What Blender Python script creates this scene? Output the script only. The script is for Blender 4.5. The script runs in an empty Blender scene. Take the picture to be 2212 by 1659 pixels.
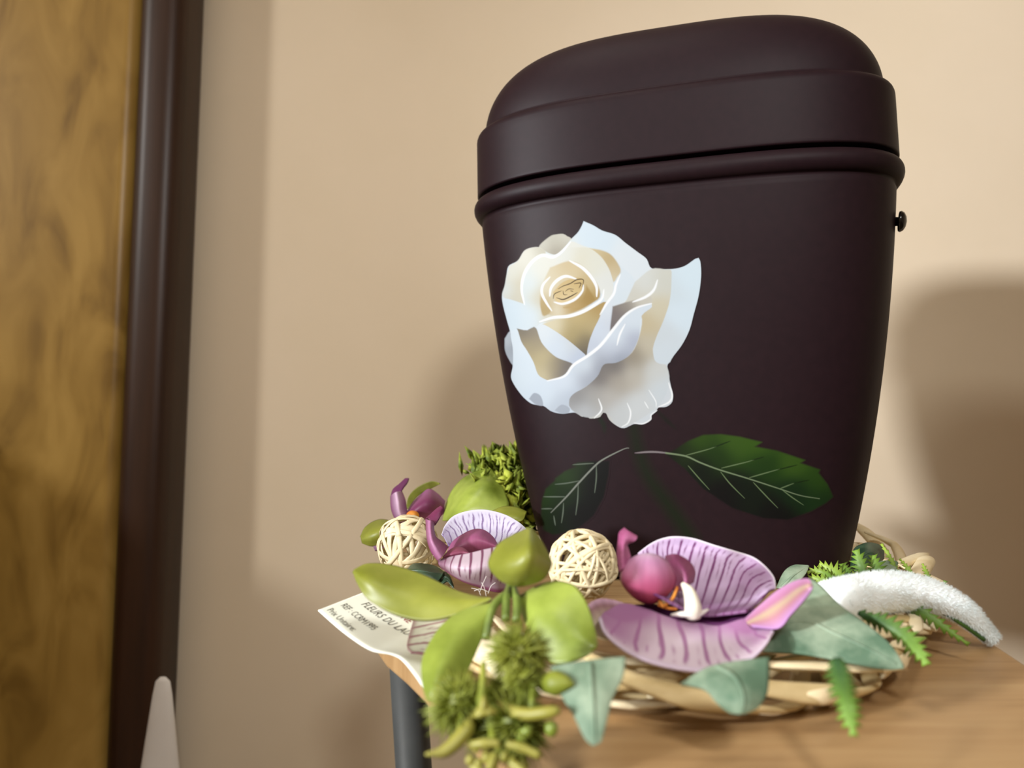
import bpy, bmesh, math, random
import numpy as np
from mathutils import Vector

# ------------------------------------------------------------------ camera, world, lights, exposure
S = bpy.context.scene
COL = S.collection
F, CX, CY = 1640.0, 1106.0, 829.5           # focal length and centre in photo pixels (2212 x 1659)
PITCH = math.radians(4.0)
CAMZ = 0.059                                # lens height above the table top (table top is z = 0)
FLOOR = -0.72
WALL = 0.60

cd = bpy.data.cameras.new('camera')
cam = bpy.data.objects.new('camera', cd)
COL.objects.link(cam)
cam.location = (0, 0, CAMZ)
cam.rotation_euler = (math.pi / 2 + PITCH, 0, 0)
cd.sensor_width = 36.0
cd.lens = F / 2212.0 * 36.0
cd.clip_start = 0.01
cd.dof.use_dof = True
cd.dof.focus_distance = 0.272
cd.dof.aperture_fstop = cd.lens / 2.0  # about 2 mm wide pupil
S.camera = cam

w = bpy.data.worlds.new('room_ambient')
S.world = w
w.use_nodes = True
w.node_tree.nodes['Background'].inputs[0].default_value = (1.0, 0.82, 0.66, 1)
w.node_tree.nodes['Background'].inputs[1].default_value = 0.03


def lamp(name, loc, aim, size, power, col, spot=None, blend=0.5):
    ld = bpy.data.lights.new(name, 'SPOT' if spot else 'AREA')
    ld.energy = power
    ld.color = col
    if spot:
        ld.spot_size = math.radians(spot)
        ld.spot_blend = blend
        ld.shadow_soft_size = size / 2
    else:
        ld.shape = 'DISK'
        ld.size = size
    o = bpy.data.objects.new(name, ld)
    COL.objects.link(o)
    o.location = loc
    o.rotation_euler = (Vector(aim) - Vector(loc)).to_track_quat('-Z', 'Y').to_euler()
    return o


lamp('room_lamp_left', (-2.86, -1.56, 1.45), (0.05, 0.5, 0.05), 0.32, 50.0, (1.0, 0.98, 0.95))
lamp('table_lamp', (-2.70, -1.56, 0.61), (0.154, -0.114, 0.336), 0.25, 640.0, (0.97, 1.0, 1.05), spot=22, blend=0.12)
lamp('room_lamp_behind', (0.135, -0.36, 0.51), (-0.26, 0.60, 0.0), 0.11, 14.0, (1.0, 0.98, 0.95), spot=74, blend=1.0)
lamp('ceiling_lamp', (-0.35, -0.05, 1.60), (-0.05, 0.25, 0.0), 0.45, 5.0, (1.0, 0.94, 0.86))

S.view_settings.view_transform = 'Standard'
S.view_settings.look = 'None'
S.view_settings.gamma = 1.0
S.view_settings.use_curve_mapping = False
S.view_settings.exposure = 0.0

rng = np.random.default_rng(7)
random.seed(7)

# ------------------------------------------------------------------ helpers


DS = 1.0                                    # how far a whole thing is brought forward or back


def P(px, py, d):
    """world point that stands at forward distance d behind photo pixel (px, py)"""
    d = d * DS
    dx = (px - CX) / F
    dz = -(py - CY) / F
    y = math.cos(PITCH) - dz * math.sin(PITCH)
    z = math.sin(PITCH) + dz * math.cos(PITCH)
    s = d / y
    return np.array([dx * s, d, CAMZ + z * s])


def lin(c):
    c = np.asarray(c, float) / 255.0
    return np.where(c <= 0.04045, c / 12.92, ((c + 0.055) / 1.055) ** 2.4)


def tag(o, label=None, cat=None, group=None, kind=None):
    if label:
        o['label'] = label
    if cat:
        o['category'] = cat
    if group:
        o['group'] = group
    if kind:
        o['kind'] = kind
    return o


def empty(name, loc, label, cat, group=None):
    o = bpy.data.objects.new(name, None)
    o.empty_display_size = 0.01
    o.location = [float(v) for v in loc]
    COL.objects.link(o)
    return tag(o, label, cat, group)


def mesh_obj(name, verts, faces, mat, parent=None, smooth=True, colors=None, uvs=None, thick=0.0):
    me = bpy.data.meshes.new(name)
    verts = np.asarray(verts, float)
    if parent is not None:
        verts = verts - np.array(parent_loc(parent))
    me.from_pydata(verts.tolist(), [], [list(map(int, f)) for f in faces])
    if smooth:
        me.polygons.foreach_set('use_smooth', [True] * len(me.polygons))
    if colors is not None:
        a = me.color_attributes.new('paint', 'FLOAT_COLOR', 'POINT')
        c = np.ones((len(verts), 4), np.float32)
        c[:, :colors.shape[1]] = colors
        if mat is M_PETAL:
            c[:, :3] *= 0.78
        a.data.foreach_set('color', c.ravel())
    me.materials.append(mat)
    me.update()
    o = bpy.data.objects.new(name, me)
    COL.objects.link(o)
    if parent is not None:
        o.parent = parent
    if thick > 0:
        m = o.modifiers.new('thickness', 'SOLIDIFY')
        m.thickness = thick
        m.offset = 0.0
    return o


def parent_loc(p):
    v = np.zeros(3)
    while p is not None:
        v = v + np.array(p.location)
        p = p.parent
    return v


def grid_faces(n, m, wrap_m=False):
    f = []
    mm = m if wrap_m else m - 1
    for i in range(n - 1):
        for j in range(mm):
            k = (j + 1) % m
            f.append((i * m + j, i * m + k, (i + 1) * m + k, (i + 1) * m + j))
    return f


def catmull(pts, n):
    """resample a polyline smoothly to n points by chord length"""
    p = np.asarray(pts, float)
    if len(p) == 1:
        return np.repeat(p, n, 0)
    if len(p) == 2:
        t = np.linspace(0, 1, n)[:, None]
        return p[0] * (1 - t) + p[1] * t
    q = np.vstack([2 * p[0] - p[1], p, 2 * p[-1] - p[-2]])
    L = np.r_[0, np.cumsum(np.maximum(np.linalg.norm(np.diff(p[:, :3], axis=0), axis=1), 1e-9))]
    ts = np.linspace(0, L[-1], n)
    k = np.clip(np.searchsorted(L, ts, side='right') - 1, 0, len(p) - 2)
    t = ((ts - L[k]) / (L[k + 1] - L[k]))[:, None]
    a, b, c, d = q[k], q[k + 1], q[k + 2], q[k + 3]
    return 0.5 * (2 * b + (c - a) * t + (2 * a - 5 * b + 4 * c - d) * t ** 2 + (3 * b - a - 3 * c + d) * t ** 3)


def loft(curves, nu=40, nv=24, bulge=0.0, even=False):
    """surface through pixel curves [(px,py,d)...]; returns (nv, nu, 3) world points. bulge > 0 comes towards the camera."""
    W = []
    for c in curves:
        w3 = np.array([P(*q) for q in c])
        W.append(catmull(w3, nu))
    W = np.array(W)                                   # k, nu, 3
    if len(W) == 2:
        v = np.linspace(0, 1, nv)[:, None, None]
        G = W[0][None] * (1 - v) + W[1][None] * v
    else:
        k = len(W)
        G = np.zeros((nv, nu, 3))
        q = np.concatenate([2 * W[:1] - W[1:2], W, 2 * W[-1:] - W[-2:-1]])
        ts = np.linspace(0, k - 1, nv)
        ii = np.clip(ts.astype(int), 0, k - 2)
        for r, (i, t) in enumerate(zip(ii, ts - ii)):
            a, b, c, d = q[i], q[i + 1], q[i + 2], q[i + 3]
            G[r] = 0.5 * (2 * b + (c - a) * t + (2 * a - 5 * b + 4 * c - d) * t ** 2 + (3 * b - a - 3 * c + d) * t ** 3)
    if bulge:
        v = np.linspace(0, 1, nv)[:, None, None]
        u = np.linspace(0, 1, nu)[None, :, None]
        dirc = np.array([0, 0, CAMZ]) - G
        dirc /= np.linalg.norm(dirc, axis=2, keepdims=True)
        G = G + dirc * bulge * (4 * v * (1 - v)) * np.minimum(1, 4 * u * (1 - u) + 0.15)
    return G


def surf(name, G, mat, parent=None, colors=None, thick=0.0005):
    nv, nu = G.shape[:2]
    return mesh_obj(name, G.reshape(-1, 3), grid_faces(nv, nu), mat, parent, True, colors, None, thick)


def frames(path):
    """tangent, normal, binormal along a path"""
    p = np.asarray(path)
    t = np.gradient(p, axis=0)
    t /= np.linalg.norm(t, axis=1, keepdims=True) + 1e-12
    n = np.zeros_like(p)
    r = np.array([0, 0, 1.0])
    if abs(t[0] @ r) > 0.9:
        r = np.array([1.0, 0, 0])
    v = r - t[0] * (r @ t[0])
    for i in range(len(p)):
        v = v - t[i] * (v @ t[i])
        v /= np.linalg.norm(v) + 1e-12
        n[i] = v
    return t, n, np.cross(t, n)


def tube_data(path, rad, sides=10, flat=1.0, base=0, frame=None, cap=True):
    p = np.asarray(path, float)
    rad = np.broadcast_to(np.asarray(rad, float), (len(p),))
    t, n, b = frame if frame is not None else frames(p)
    th = np.linspace(0, 2 * np.pi, sides, endpoint=False)
    V = (p[:, None] + rad[:, None, None] * (np.cos(th)[None, :, None] * b[:, None] + flat * np.sin(th)[None, :, None] * n[:, None])).reshape(-1, 3)
    fc = [tuple(base + k for k in f) for f in grid_faces(len(p), sides, True)]
    if cap:
        fc.append(tuple(base + k for k in range(sides))[::-1])
        fc.append(tuple(base + (len(p) - 1) * sides + k for k in range(sides)))
    return V, fc


def tube(name, path, rad, mat, parent=None, sides=10, flat=1.0, frame=None):
    V, fc = tube_data(path, rad, sides, flat, 0, frame)
    return mesh_obj(name, V, fc, mat, parent)


def box_data(x0, x1, y0, y1, z0, z1):
    v = [(x, y, z) for z in (z0, z1) for y in (y0, y1) for x in (x0, x1)]
    return v, [(0, 2, 3, 1), (4, 5, 7, 6), (0, 1, 5, 4), (2, 6, 7, 3), (0, 4, 6, 2), (1, 3, 7, 5)]


def bevel(o, width, seg=4):
    m = o.modifiers.new('bevel', 'BEVEL')
    m.width = width
    m.segments = seg
    m.limit_method = 'ANGLE'
    return o


# ------------------------------------------------------------------ materials


def material(name, rough=0.6, spec=0.5):
    m = bpy.data.materials.new(name)
    m.use_nodes = True
    nt = m.node_tree
    b = nt.nodes['Principled BSDF']
    b.inputs['Roughness'].default_value = rough
    b.inputs['Specular IOR Level'].default_value = spec
    return m, nt, b


def coords(nt, scale, rot=(0, 0, 0)):
    tc = nt.nodes.new('ShaderNodeTexCoord')
    mp = nt.nodes.new('ShaderNodeMapping')
    mp.inputs['Scale'].default_value = scale
    mp.inputs['Rotation'].default_value = rot
    nt.links.new(tc.outputs['Object'], mp.inputs['Vector'])
    return mp.outputs['Vector']


def noise(nt, vec, scale, detail=4.0, rough=0.55, dist=0.0):
    n = nt.nodes.new('ShaderNodeTexNoise')
    n.inputs['Scale'].default_value = scale
    n.inputs['Detail'].default_value = detail
    n.inputs['Roughness'].default_value = rough
    n.inputs['Distortion'].default_value = dist
    nt.links.new(vec, n.inputs['Vector'])
    return n.outputs['Fac']


def ramp(nt, fac, stops):
    r = nt.nodes.new('ShaderNodeValToRGB')
    e = r.color_ramp.elements
    while len(e) < len(stops):
        e.new(0.5)
    for k, (p, c) in enumerate(stops):
        e[k].position = p
        l = lin(c)
        e[k].color = (l[0], l[1], l[2], 1)
    nt.links.new(fac, r.inputs['Fac'])
    return r.outputs['Color']


def add_bump(nt, b, fac, strength, dist=0.001):
    n = nt.nodes.new('ShaderNodeBump')
    n.inputs['Strength'].default_value = strength
    n.inputs['Distance'].default_value = dist
    nt.links.new(fac, n.inputs['Height'])
    nt.links.new(n.outputs['Normal'], b.inputs['Normal'])


def noise_mat(name, c0, c1, scale, rough=0.6, spec=0.5, stretch=(1, 1, 1), bump=0.0, detail=4.0, lo=0.35, hi=0.65, rot=(0, 0, 0), sss=0.0, trans=0.0):
    m, nt, b = material(name, rough, spec)
    f = noise(nt, coords(nt, stretch, rot), scale, detail)
    nt.links.new(ramp(nt, f, [(lo, c0), (hi, c1)]), b.inputs['Base Color'])
    if bump:
        add_bump(nt, b, f, bump)
    if sss:
        b.inputs['Subsurface Weight'].default_value = sss
        b.inputs['Subsurface Radius'].default_value = (0.002, 0.002, 0.001)
        b.inputs['Subsurface Scale'].default_value = 0.5
    return m


def paint_mat(name, rough=0.5, spec=0.4, sheen=0.0, bump=0.0, trans=0.0):
    """colour from the mesh's own colour layer (dyed or printed fabric), with a fine weave grain"""
    m, nt, b = material(name, rough, spec)
    a = nt.nodes.new('ShaderNodeAttribute')
    a.attribute_name = 'paint'
    nt.links.new(a.outputs['Color'], b.inputs['Base Color'])
    if bump:
        add_bump(nt, b, noise(nt, coords(nt, (1, 1, 1)), 1500.0, 2.0), bump, 0.0003)
    return m


M_WALL = noise_mat('peach_wall_paint', (218, 201, 174), (221, 204, 178), 9.0, 0.85, 0.2, bump=0.03, detail=6)
M_CEIL = noise_mat('off_white_ceiling', (216, 208, 196), (220, 212, 200), 8.0, 0.9, 0.1)
M_FLOOR = noise_mat('brown_floor', (110, 85, 62), (124, 97, 72), 5.0, 0.6)
M_LEG = noise_mat('dark_grey_metal', (84, 90, 92), (92, 98, 100), 60.0, 0.5)
M_DARKWOOD = noise_mat('dark_stained_wood', (44, 26, 15), (56, 34, 20), 14.0, 0.42, 0.35, stretch=(6, 6, 0.5))
M_WHITE = noise_mat('pale_patch_white', (214, 208, 200), (222, 217, 210), 20.0, 0.5)
M_STRAW = noise_mat('peeled_straw', (222, 202, 156), (244, 230, 194), 90.0, 0.62, 0.3, stretch=(1, 1, 3), bump=0.15, lo=0.3, hi=0.7)
M_STRAW2 = noise_mat('peeled_straw_tan', (196, 172, 120), (226, 206, 158), 90.0, 0.62, 0.3, stretch=(1, 1, 3), bump=0.15, lo=0.3, hi=0.7)
M_STRAW3 = noise_mat('peeled_straw_pale', (232, 216, 176), (250, 240, 212), 90.0, 0.62, 0.3, stretch=(1, 1, 3), bump=0.15, lo=0.3, hi=0.7)
M_RATTAN = noise_mat('pale_rattan', (206, 190, 150), (230, 216, 180), 260.0, 0.65, 0.3, bump=0.15, lo=0.3, hi=0.7)
M_LEAF = noise_mat('lime_green_leaf', (106, 112, 27), (136, 140, 54), 70.0, 0.46, 0.5, lo=0.3, hi=0.7, bump=0.06)
M_LEAF2 = noise_mat('bright_green_leaf', (98, 114, 34), (156, 172, 74), 60.0, 0.38, 0.5, lo=0.3, hi=0.7)
M_STEM = noise_mat('green_stem', (84, 100, 36), (124, 142, 64), 120.0, 0.45)
M_IVY = noise_mat('dusty_grey_green_leaf', (82, 108, 86), (152, 168, 144), 75.0, 0.62, 0.3, detail=5, lo=0.38, hi=0.62, bump=0.12)
M_IVYDARK = noise_mat('dark_green_leaf', (27, 50, 34), (56, 80, 58), 160.0, 0.42, 0.5)
M_FERN = noise_mat('fern_green', (35, 70, 32), (83, 117, 45), 60.0, 0.5, 0.4, lo=0.35, hi=0.7)
M_FERNLIGHT = noise_mat('fern_yellow_green', (74, 104, 32), (120, 141, 53), 60.0, 0.5, 0.4)
M_FROND = paint_mat('fern_frond', 0.5, 0.4)
M_SPINE = noise_mat('spiny_seed_green', (98, 110, 27), (141, 146, 53), 90.0, 0.5, 0.4)
M_POD = noise_mat('yellow_green_pod', (134, 131, 50), (165, 158, 83), 70.0, 0.45, 0.4)
M_MOSS = noise_mat('moss_green', (70, 92, 20), (172, 182, 66), 120.0, 0.6, 0.3)
M_VELVET = noise_mat('white_velvet', (232, 240, 240), (242, 248, 248), 200.0, 0.9, 0.1)
M_CARD = noise_mat('cream_card', (240, 244, 228), (243, 247, 232), 30.0, 0.6, 0.3)
M_INK = noise_mat('dark_ink', (70, 66, 50), (84, 80, 62), 200.0, 0.6)
M_REDINK = noise_mat('red_ink', (150, 48, 52), (160, 60, 62), 200.0, 0.6)
M_BLACK = noise_mat('black_plastic', (10, 10, 10), (16, 15, 15), 200.0, 0.18)
M_GLUE = noise_mat('white_glue', (220, 214, 206), (236, 232, 226), 200.0, 0.3)
M_PETAL = paint_mat('dyed_petal', 0.5, 0.35, bump=0.08)
M_COLUMN = noise_mat('ivory_column', (226, 220, 196), (240, 236, 218), 200.0, 0.4)
M_ORANGE = noise_mat('orange_yellow', (196, 110, 40), (214, 150, 40), 200.0, 0.5)

# table top wood: long soft grain
M_TABLE, nt, b = material('beech_laminate', 0.45, 0.4)
v = coords(nt, (4, 60, 4), (0, 0, math.radians(-16)))
f1 = noise(nt, v, 3.0, 6.0, 0.6, 0.4)
nt.links.new(ramp(nt, f1, [(0.25, (150, 116, 76)), (0.5, (172, 138, 95)), (0.75, (182, 150, 106))]), b.inputs['Base Color'])
add_bump(nt, b, f1, 0.05, 0.0005)

# oak front of the cabinet: blotchy figured grain
M_OAK, nt, b = material('figured_oak', 0.4, 0.4)
f1 = noise(nt, coords(nt, (26, 26, 10), (0, 0.5, 0)), 1.0, 3.0, 0.5, 1.2)
nt.links.new(ramp(nt, f1, [(0.3, (122, 92, 36)), (0.5, (152, 119, 54)), (0.72, (170, 136, 68))]), b.inputs['Base Color'])

# urn lacquer, and the same lacquer under hand-painted decoration
URN0, URN1 = (25, 12, 16), (28, 14, 18)
M_URN = noise_mat('aubergine_matte_lacquer', URN0, URN1, 300.0, 0.52, 0.15, bump=0.02)
M_PAINT, nt, b = material('hand_painted_lacquer', 0.52, 0.15)
f1 = noise(nt, coords(nt, (1, 1, 1)), 300.0)
cu = ramp(nt, f1, [(0.35, URN0), (0.65, URN1)])
at = nt.nodes.new('ShaderNodeAttribute')
at.attribute_name = 'paint'
mx = nt.nodes.new('ShaderNodeMix')
mx.data_type = 'RGBA'
nt.links.new(at.outputs['Alpha'], mx.inputs['Factor'])
nt.links.new(cu, mx.inputs['A'])
nt.links.new(at.outputs['Color'], mx.inputs['B'])
nt.links.new(mx.outputs['Result'], b.inputs['Base Color'])

# ------------------------------------------------------------------ the room
for nm, bx, mt, lb in (
        ('wall_back', (-3.3, 2.4, WALL, WALL + 0.1, FLOOR, 1.7), M_WALL, 'plain peach painted wall behind the urn'),
        ('wall_left', (-3.4, -3.3, -2.6, WALL, FLOOR, 1.7), M_WALL, 'plain peach painted wall at the left end of the room'),
        ('wall_right', (2.4, 2.5, -2.6, WALL, FLOOR, 1.7), M_WALL, 'plain peach painted wall at the right end of the room'),
        ('wall_front', (-3.3, 2.4, -2.7, -2.6, FLOOR, 1.7), M_WALL, 'plain peach painted wall behind the viewer'),
        ('ceiling', (-3.3, 2.4, -2.6, WALL, 1.7, 1.8), M_CEIL, 'plain off white ceiling'),
        ('floor', (-3.3, 2.4, -2.6, WALL, FLOOR - 0.05, FLOOR), M_FLOOR, 'brown floor under the table')):
    vb, fb = box_data(*bx)
    tag(mesh_obj(nm, vb, fb, mt, smooth=False), lb, kind='structure')

# cabinet on the left, against the wall
cab = empty('cabinet', (-0.55, 0.57, FLOOR), 'tall cabinet with figured oak front and dark brown edge against the wall', 'cabinet')
XR, YF, XM = -0.2515, 0.555, -0.287
vb, fb = box_data(-1.15, XM, YF, WALL - 0.001, FLOOR, 1.35)
bevel(mesh_obj('oak_front', vb, fb, M_OAK, cab, True), 0.010, 6)
vb, fb = box_data(XM, XR, YF - 0.004, WALL - 0.001, FLOOR, 1.35)
bevel(mesh_obj('dark_corner_post', vb, fb, M_DARKWOOD, cab, True), 0.013, 6)
vb, fb = box_data(-1.15, -0.485, 0.30, YF - 0.002, FLOOR, 0.115)  # out-of-view box added to shade the lower left of the wall
bevel(mesh_obj('unseen_shadow_blocker', vb, fb, M_DARKWOOD, cab, False), 0.004, 3)
cab.rotation_euler = (0, math.radians(0.6), 0)
cab.location.x -= 0.0085
# slim white wedge added in place of a pale patch at the cabinet's foot
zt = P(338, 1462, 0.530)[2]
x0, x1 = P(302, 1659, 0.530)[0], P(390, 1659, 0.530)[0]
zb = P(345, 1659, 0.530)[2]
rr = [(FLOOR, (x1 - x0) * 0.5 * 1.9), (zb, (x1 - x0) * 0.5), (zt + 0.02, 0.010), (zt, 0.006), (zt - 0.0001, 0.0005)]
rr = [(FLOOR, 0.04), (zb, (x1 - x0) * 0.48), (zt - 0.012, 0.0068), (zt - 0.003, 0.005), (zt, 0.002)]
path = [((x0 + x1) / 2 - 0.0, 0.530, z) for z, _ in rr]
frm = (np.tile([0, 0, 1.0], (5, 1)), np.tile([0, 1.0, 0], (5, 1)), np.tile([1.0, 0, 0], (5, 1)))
stand_in = tube('pale_patch_stand_in', path, [r for _, r in rr], M_WHITE, None, 20, 0.35, frm)
tag(stand_in, 'slim white tapered stand-in added for a pale patch at the foot of the oak cabinet', 'stand-in')

# table
tb = [(-0.0226, 0.194), (-0.028, 0.2057), (-0.0357, 0.2207), (-0.041, 0.2348), (-0.046, 0.255), (-0.052, 0.285), (-0.058, 0.33), (-0.063, 0.39), (-0.060, 0.42), (-0.045, 0.44),
      (0.0, 0.45), (0.12, 0.45), (0.165, 0.445), (0.182, 0.43), (0.182, 0.40), (0.163, 0.32), (0.145, 0.253), (0.134, 0.203), (0.118, 0.13), (0.108, 0.085), (0.095, 0.065),
      (0.06, 0.062), (0.044, 0.072), (0.024, 0.095), (0.0, 0.143)]
tab = empty('side_table', (0.06, 0.28, FLOOR), 'small light wood side table with rounded corners and dark grey legs under the urn', 'table')
n = len(tb)
TH = 0.0065
vt = [(x, y, 0.0) for x, y in tb] + [(x, y, -TH) for x, y in tb]
ft = [tuple(range(n))[::-1], tuple(range(n, 2 * n))] + [(i, (i + 1) % n, n + (i + 1) % n, n + i) for i in range(n)]
bevel(mesh_obj('tabletop', vt, ft, M_TABLE, tab, False), 0.0012, 3)
for lx, ly in ((-0.0545, 0.38), (0.135, 0.40), (0.085, 0.11), (0.034, 0.125)):
    k = 0.052 if lx < 0 else 0.0
    pth = np.array([(lx, ly, -TH + 0.0), (lx + k * 0.5, ly, -0.363), (lx + k, ly, FLOOR + 0.01), (lx + k, ly, FLOOR)])
    tube('leg', pth, [0.0088, 0.0088, 0.0088, 0.0095], M_LEG, tab, 20)

# ------------------------------------------------------------------ the urn
UA, UB, UN, UPHI = 0.0906, 0.04854, 3.116, -0.25203
UCX, UCY, UZ = 0.07712, 0.34, 0.10943                 # lid edge height above the lens
UHB, UD, UROLL, UDB = 0.03005, 0.00397, math.radians(-1.35113), 0.00091
UC = (0.10161, 0.13815, 0.01064)
DH, DM, DK, DSX = 0.03682, 1.920, 4.113, 0.0193


def prof(u):
    u = u / 0.15
    return 1 - UC[0] * u - UC[1] * u * u - UC[2] * u ** 3


NT = 320
_t = np.linspace(0, 2 * np.pi, 20001)
_c, _s = np.cos(_t), np.sin(_t)
_x = np.sign(_c) * np.abs(_c) ** (2 / UN) * UA
_y = np.sign(_s) * np.abs(_s) ** (2 / UN) * UB
_L = np.r_[0, np.cumsum(np.hypot(np.diff(_x), np.diff(_y)))]
_q = np.interp(np.linspace(0, _L[-1], NT, endpoint=False), _L, _t)
SC = np.sign(np.cos(_q)) * np.abs(np.cos(_q)) ** (2 / UN)
SS = np.sign(np.sin(_q)) * np.abs(np.sin(_q)) ** (2 / UN)


def lean(p):
    """the urn stands a little tilted: turn about the view axis"""
    c, s = math.cos(UROLL), math.sin(UROLL)
    U = np.array([0, -math.sin(PITCH), math.cos(PITCH)])
    Fw = np.array([0, math.cos(PITCH), math.sin(PITCH)])
    X = p[..., 0]
    Y = p @ U
    Z = p @ Fw
    X2, Y2 = X * c + Y * s, -X * s + Y * c
    r = X2[..., None] * np.array([1.0, 0, 0]) + Y2[..., None] * U + Z[..., None] * Fw
    r[..., 2] += CAMZ
    return r


def urn_ring(a, b_, z, sx=0.0):
    x, y = a * SC, b_ * SS
    c, s = math.cos(UPHI), math.sin(UPHI)
    return lean(np.stack([UCX + (x + sx) * c - y * s, UCY + (x + sx) * s + y * c, np.full(NT, z)], 1))


def urn_mesh(name, rings, parent, mat, close_bottom=True, close_top=True):
    V = np.vstack(rings)
    fc = grid_faces(len(rings), NT, True)
    if close_bottom:
        fc.append(tuple(range(NT))[::-1])
    if close_top:
        k = (len(rings) - 1) * NT
        fc.append(tuple(range(k, k + NT)))
    return mesh_obj(name, V, fc, mat, parent)


BASEU = 0.168
base_c = lean(np.array([UCX, UCY, UZ - BASEU]))
urn = empty('urn', base_c, 'dark aubergine oval urn with domed lid and painted white rose inside the straw wreath', 'urn')
rings = []
A0, B0 = UA - UDB, UB - UDB
s0 = prof(BASEU)
for k in range(6):                                     # rounded foot
    g = k / 6 * math.pi / 2
    rings.append(urn_ring(A0 * s0 - 0.003 * (1 - math.sin(g)), B0 * s0 - 0.003 * (1 - math.sin(g)), UZ - BASEU + 0.003 * (1 - math.cos(g))))
for u in np.linspace(BASEU - 0.003, 0.0125, 70):
    rings.append(urn_ring(A0 * prof(u), B0 * prof(u), UZ - u))
# bead below the lid
for g in np.linspace(-math.pi / 2, math.pi / 2, 14):
    k = 0.0042 * math.cos(g)
    o = 0.0036
    rings.append(urn_ring(UA - 0.0024 + k * 0.95, UB - 0.0024 + k * 0.95, UZ - 0.0058 + 0.0046 * math.sin(g)))
rings.append(urn_ring(UA - 0.0045, UB - 0.0045, UZ - 0.0010))
rings.append(urn_ring(UA - 0.0045, UB - 0.0045, UZ + 0.006))
urn_mesh('body', rings, urn, M_URN)
rings = [urn_ring(UA - 0.0035, UB - 0.0035, UZ + 0.0005)]
for g in np.linspace(-math.pi / 2, 0, 5):              # lid lower lip
    rings.append(urn_ring(UA - 0.0008 + 0.0008 * math.cos(g), UB - 0.0008 + 0.0008 * math.cos(g), UZ + 0.0009 + 0.0008 * math.sin(g)))
for zz in np.linspace(0.002, UHB - 0.0042, 10):
    rings.append(urn_ring(UA - 0.0002 * zz / UHB, UB - 0.0002 * zz / UHB, UZ + zz))
for g in np.linspace(0, math.pi / 2, 8)[1:]:           # shoulder of the band
    k = UD - 0.0002
    rings.append(urn_ring(UA - UD + k * math.cos(g) + 0.0, UB - UD + k * math.cos(g), UZ + UHB - 0.0042 + 0.0042 * math.sin(g)))
for wq in np.linspace(0.012, 1, 46) ** 0.75:
    wq = min(wq, 0.9999)
    sq = (1 - wq ** DM) ** (1 / DK)
    rings.append(urn_ring((UA - UD) * sq, (UB - UD) * sq, UZ + UHB + wq * DH, DSX * wq * DH))
urn_mesh('lid', rings, urn, M_URN)
# black plastic rivet on the urn's right side
best = None
for u in np.linspace(0.012, 0.05, 60):                 # the rim point of the body that shows furthest right
    rg = urn_ring(A0 * prof(u), B0 * prof(u), UZ - u)
    yc = rg[:, 1] * math.cos(PITCH) + (rg[:, 2] - CAMZ) * math.sin(PITCH)
    zc = -rg[:, 1] * math.sin(PITCH) + (rg[:, 2] - CAMZ) * math.cos(PITCH)
    k = int(np.argmax(rg[:, 0] / yc))
    e = abs(CY - F * zc[k] / yc[k] - 477)
    if best is None or e < best[0]:
        best = (e, rg[k], rg[(k + 1) % NT] - rg[k - 1])
rv0 = best[1]
ax = np.cross(best[2] / np.linalg.norm(best[2]), [0, 0, 1.0])
ax = ax + np.array([0, -0.08, -0.14]); ax /= np.linalg.norm(ax)
up = np.array([0.10, 0.0, 1.0]); up = up - ax * (up @ ax); up /= np.linalg.norm(up)
sd = np.cross(ax, up)
pr = [(-0.002, 0.0019), (0.0008, 0.0018), (0.0012, 0.0022), (0.0012, 0.0040), (0.0019, 0.0043), (0.0030, 0.0036), (0.0038, 0.0021), (0.0041, 0.0003)]
path = [rv0 + ax * h for h, _ in pr]
frm = (np.tile(ax, (len(pr), 1)), np.tile(up, (len(pr), 1)), np.tile(sd, (len(pr), 1)))
rv = tube('rivet', path, [r for _, r in pr], M_BLACK, urn, 18, 1.0, frm)
rv['label'] = 'shiny black plastic rivet'

# ------------------------------------------------------------------ hand-painted decoration on the urn


def urn_hit(px, py, off):
    """points of the urn's body surface (grown by off) behind photo pixels: where the brush touched it"""
    c, s = math.cos(-UROLL), math.sin(-UROLL)
    qx, qy = px - CX, py - CY
    x = (qx * c - qy * s) / F
    zc = -(qx * s + qy * c) / F
    yv = math.cos(PITCH) - zc * math.sin(PITCH)
    zv = math.sin(PITCH) + zc * math.cos(PITCH)
    x, zv = x / yv, zv / yv                            # per unit of forward distance
    cp, sp = math.cos(UPHI), math.sin(UPHI)

    def g(d):
        X, Y, Z = x * d - UCX, d - UCY, zv * d
        u = X * cp + Y * sp
        v_ = -X * sp + Y * cp
        q = prof(UZ - Z)
        return np.abs(u / (A0 * q + off)) ** UN + np.abs(v_ / (B0 * q + off)) ** UN - 1
    d = np.full(px.shape, 0.22)
    lo, hi = np.full(px.shape, np.nan), np.full(px.shape, np.nan)
    prev = g(d)
    done = np.zeros(px.shape, bool)
    for dd in np.linspace(0.22, 0.37, 90)[1:]:
        cur = g(np.full(px.shape, dd))
        hit = (~done) & (cur < 0) & (prev >= 0)
        lo[hit], hi[hit] = dd - 0.15 / 89, dd
        done |= hit
        prev = cur
    for _ in range(28):
        mid = (lo + hi) / 2
        gm = g(mid)
        hi = np.where(gm < 0, mid, hi)
        lo = np.where(gm < 0, lo, mid)
    pts = lean(np.stack([x * hi, hi, zv * hi], -1))
    return pts, done


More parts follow.
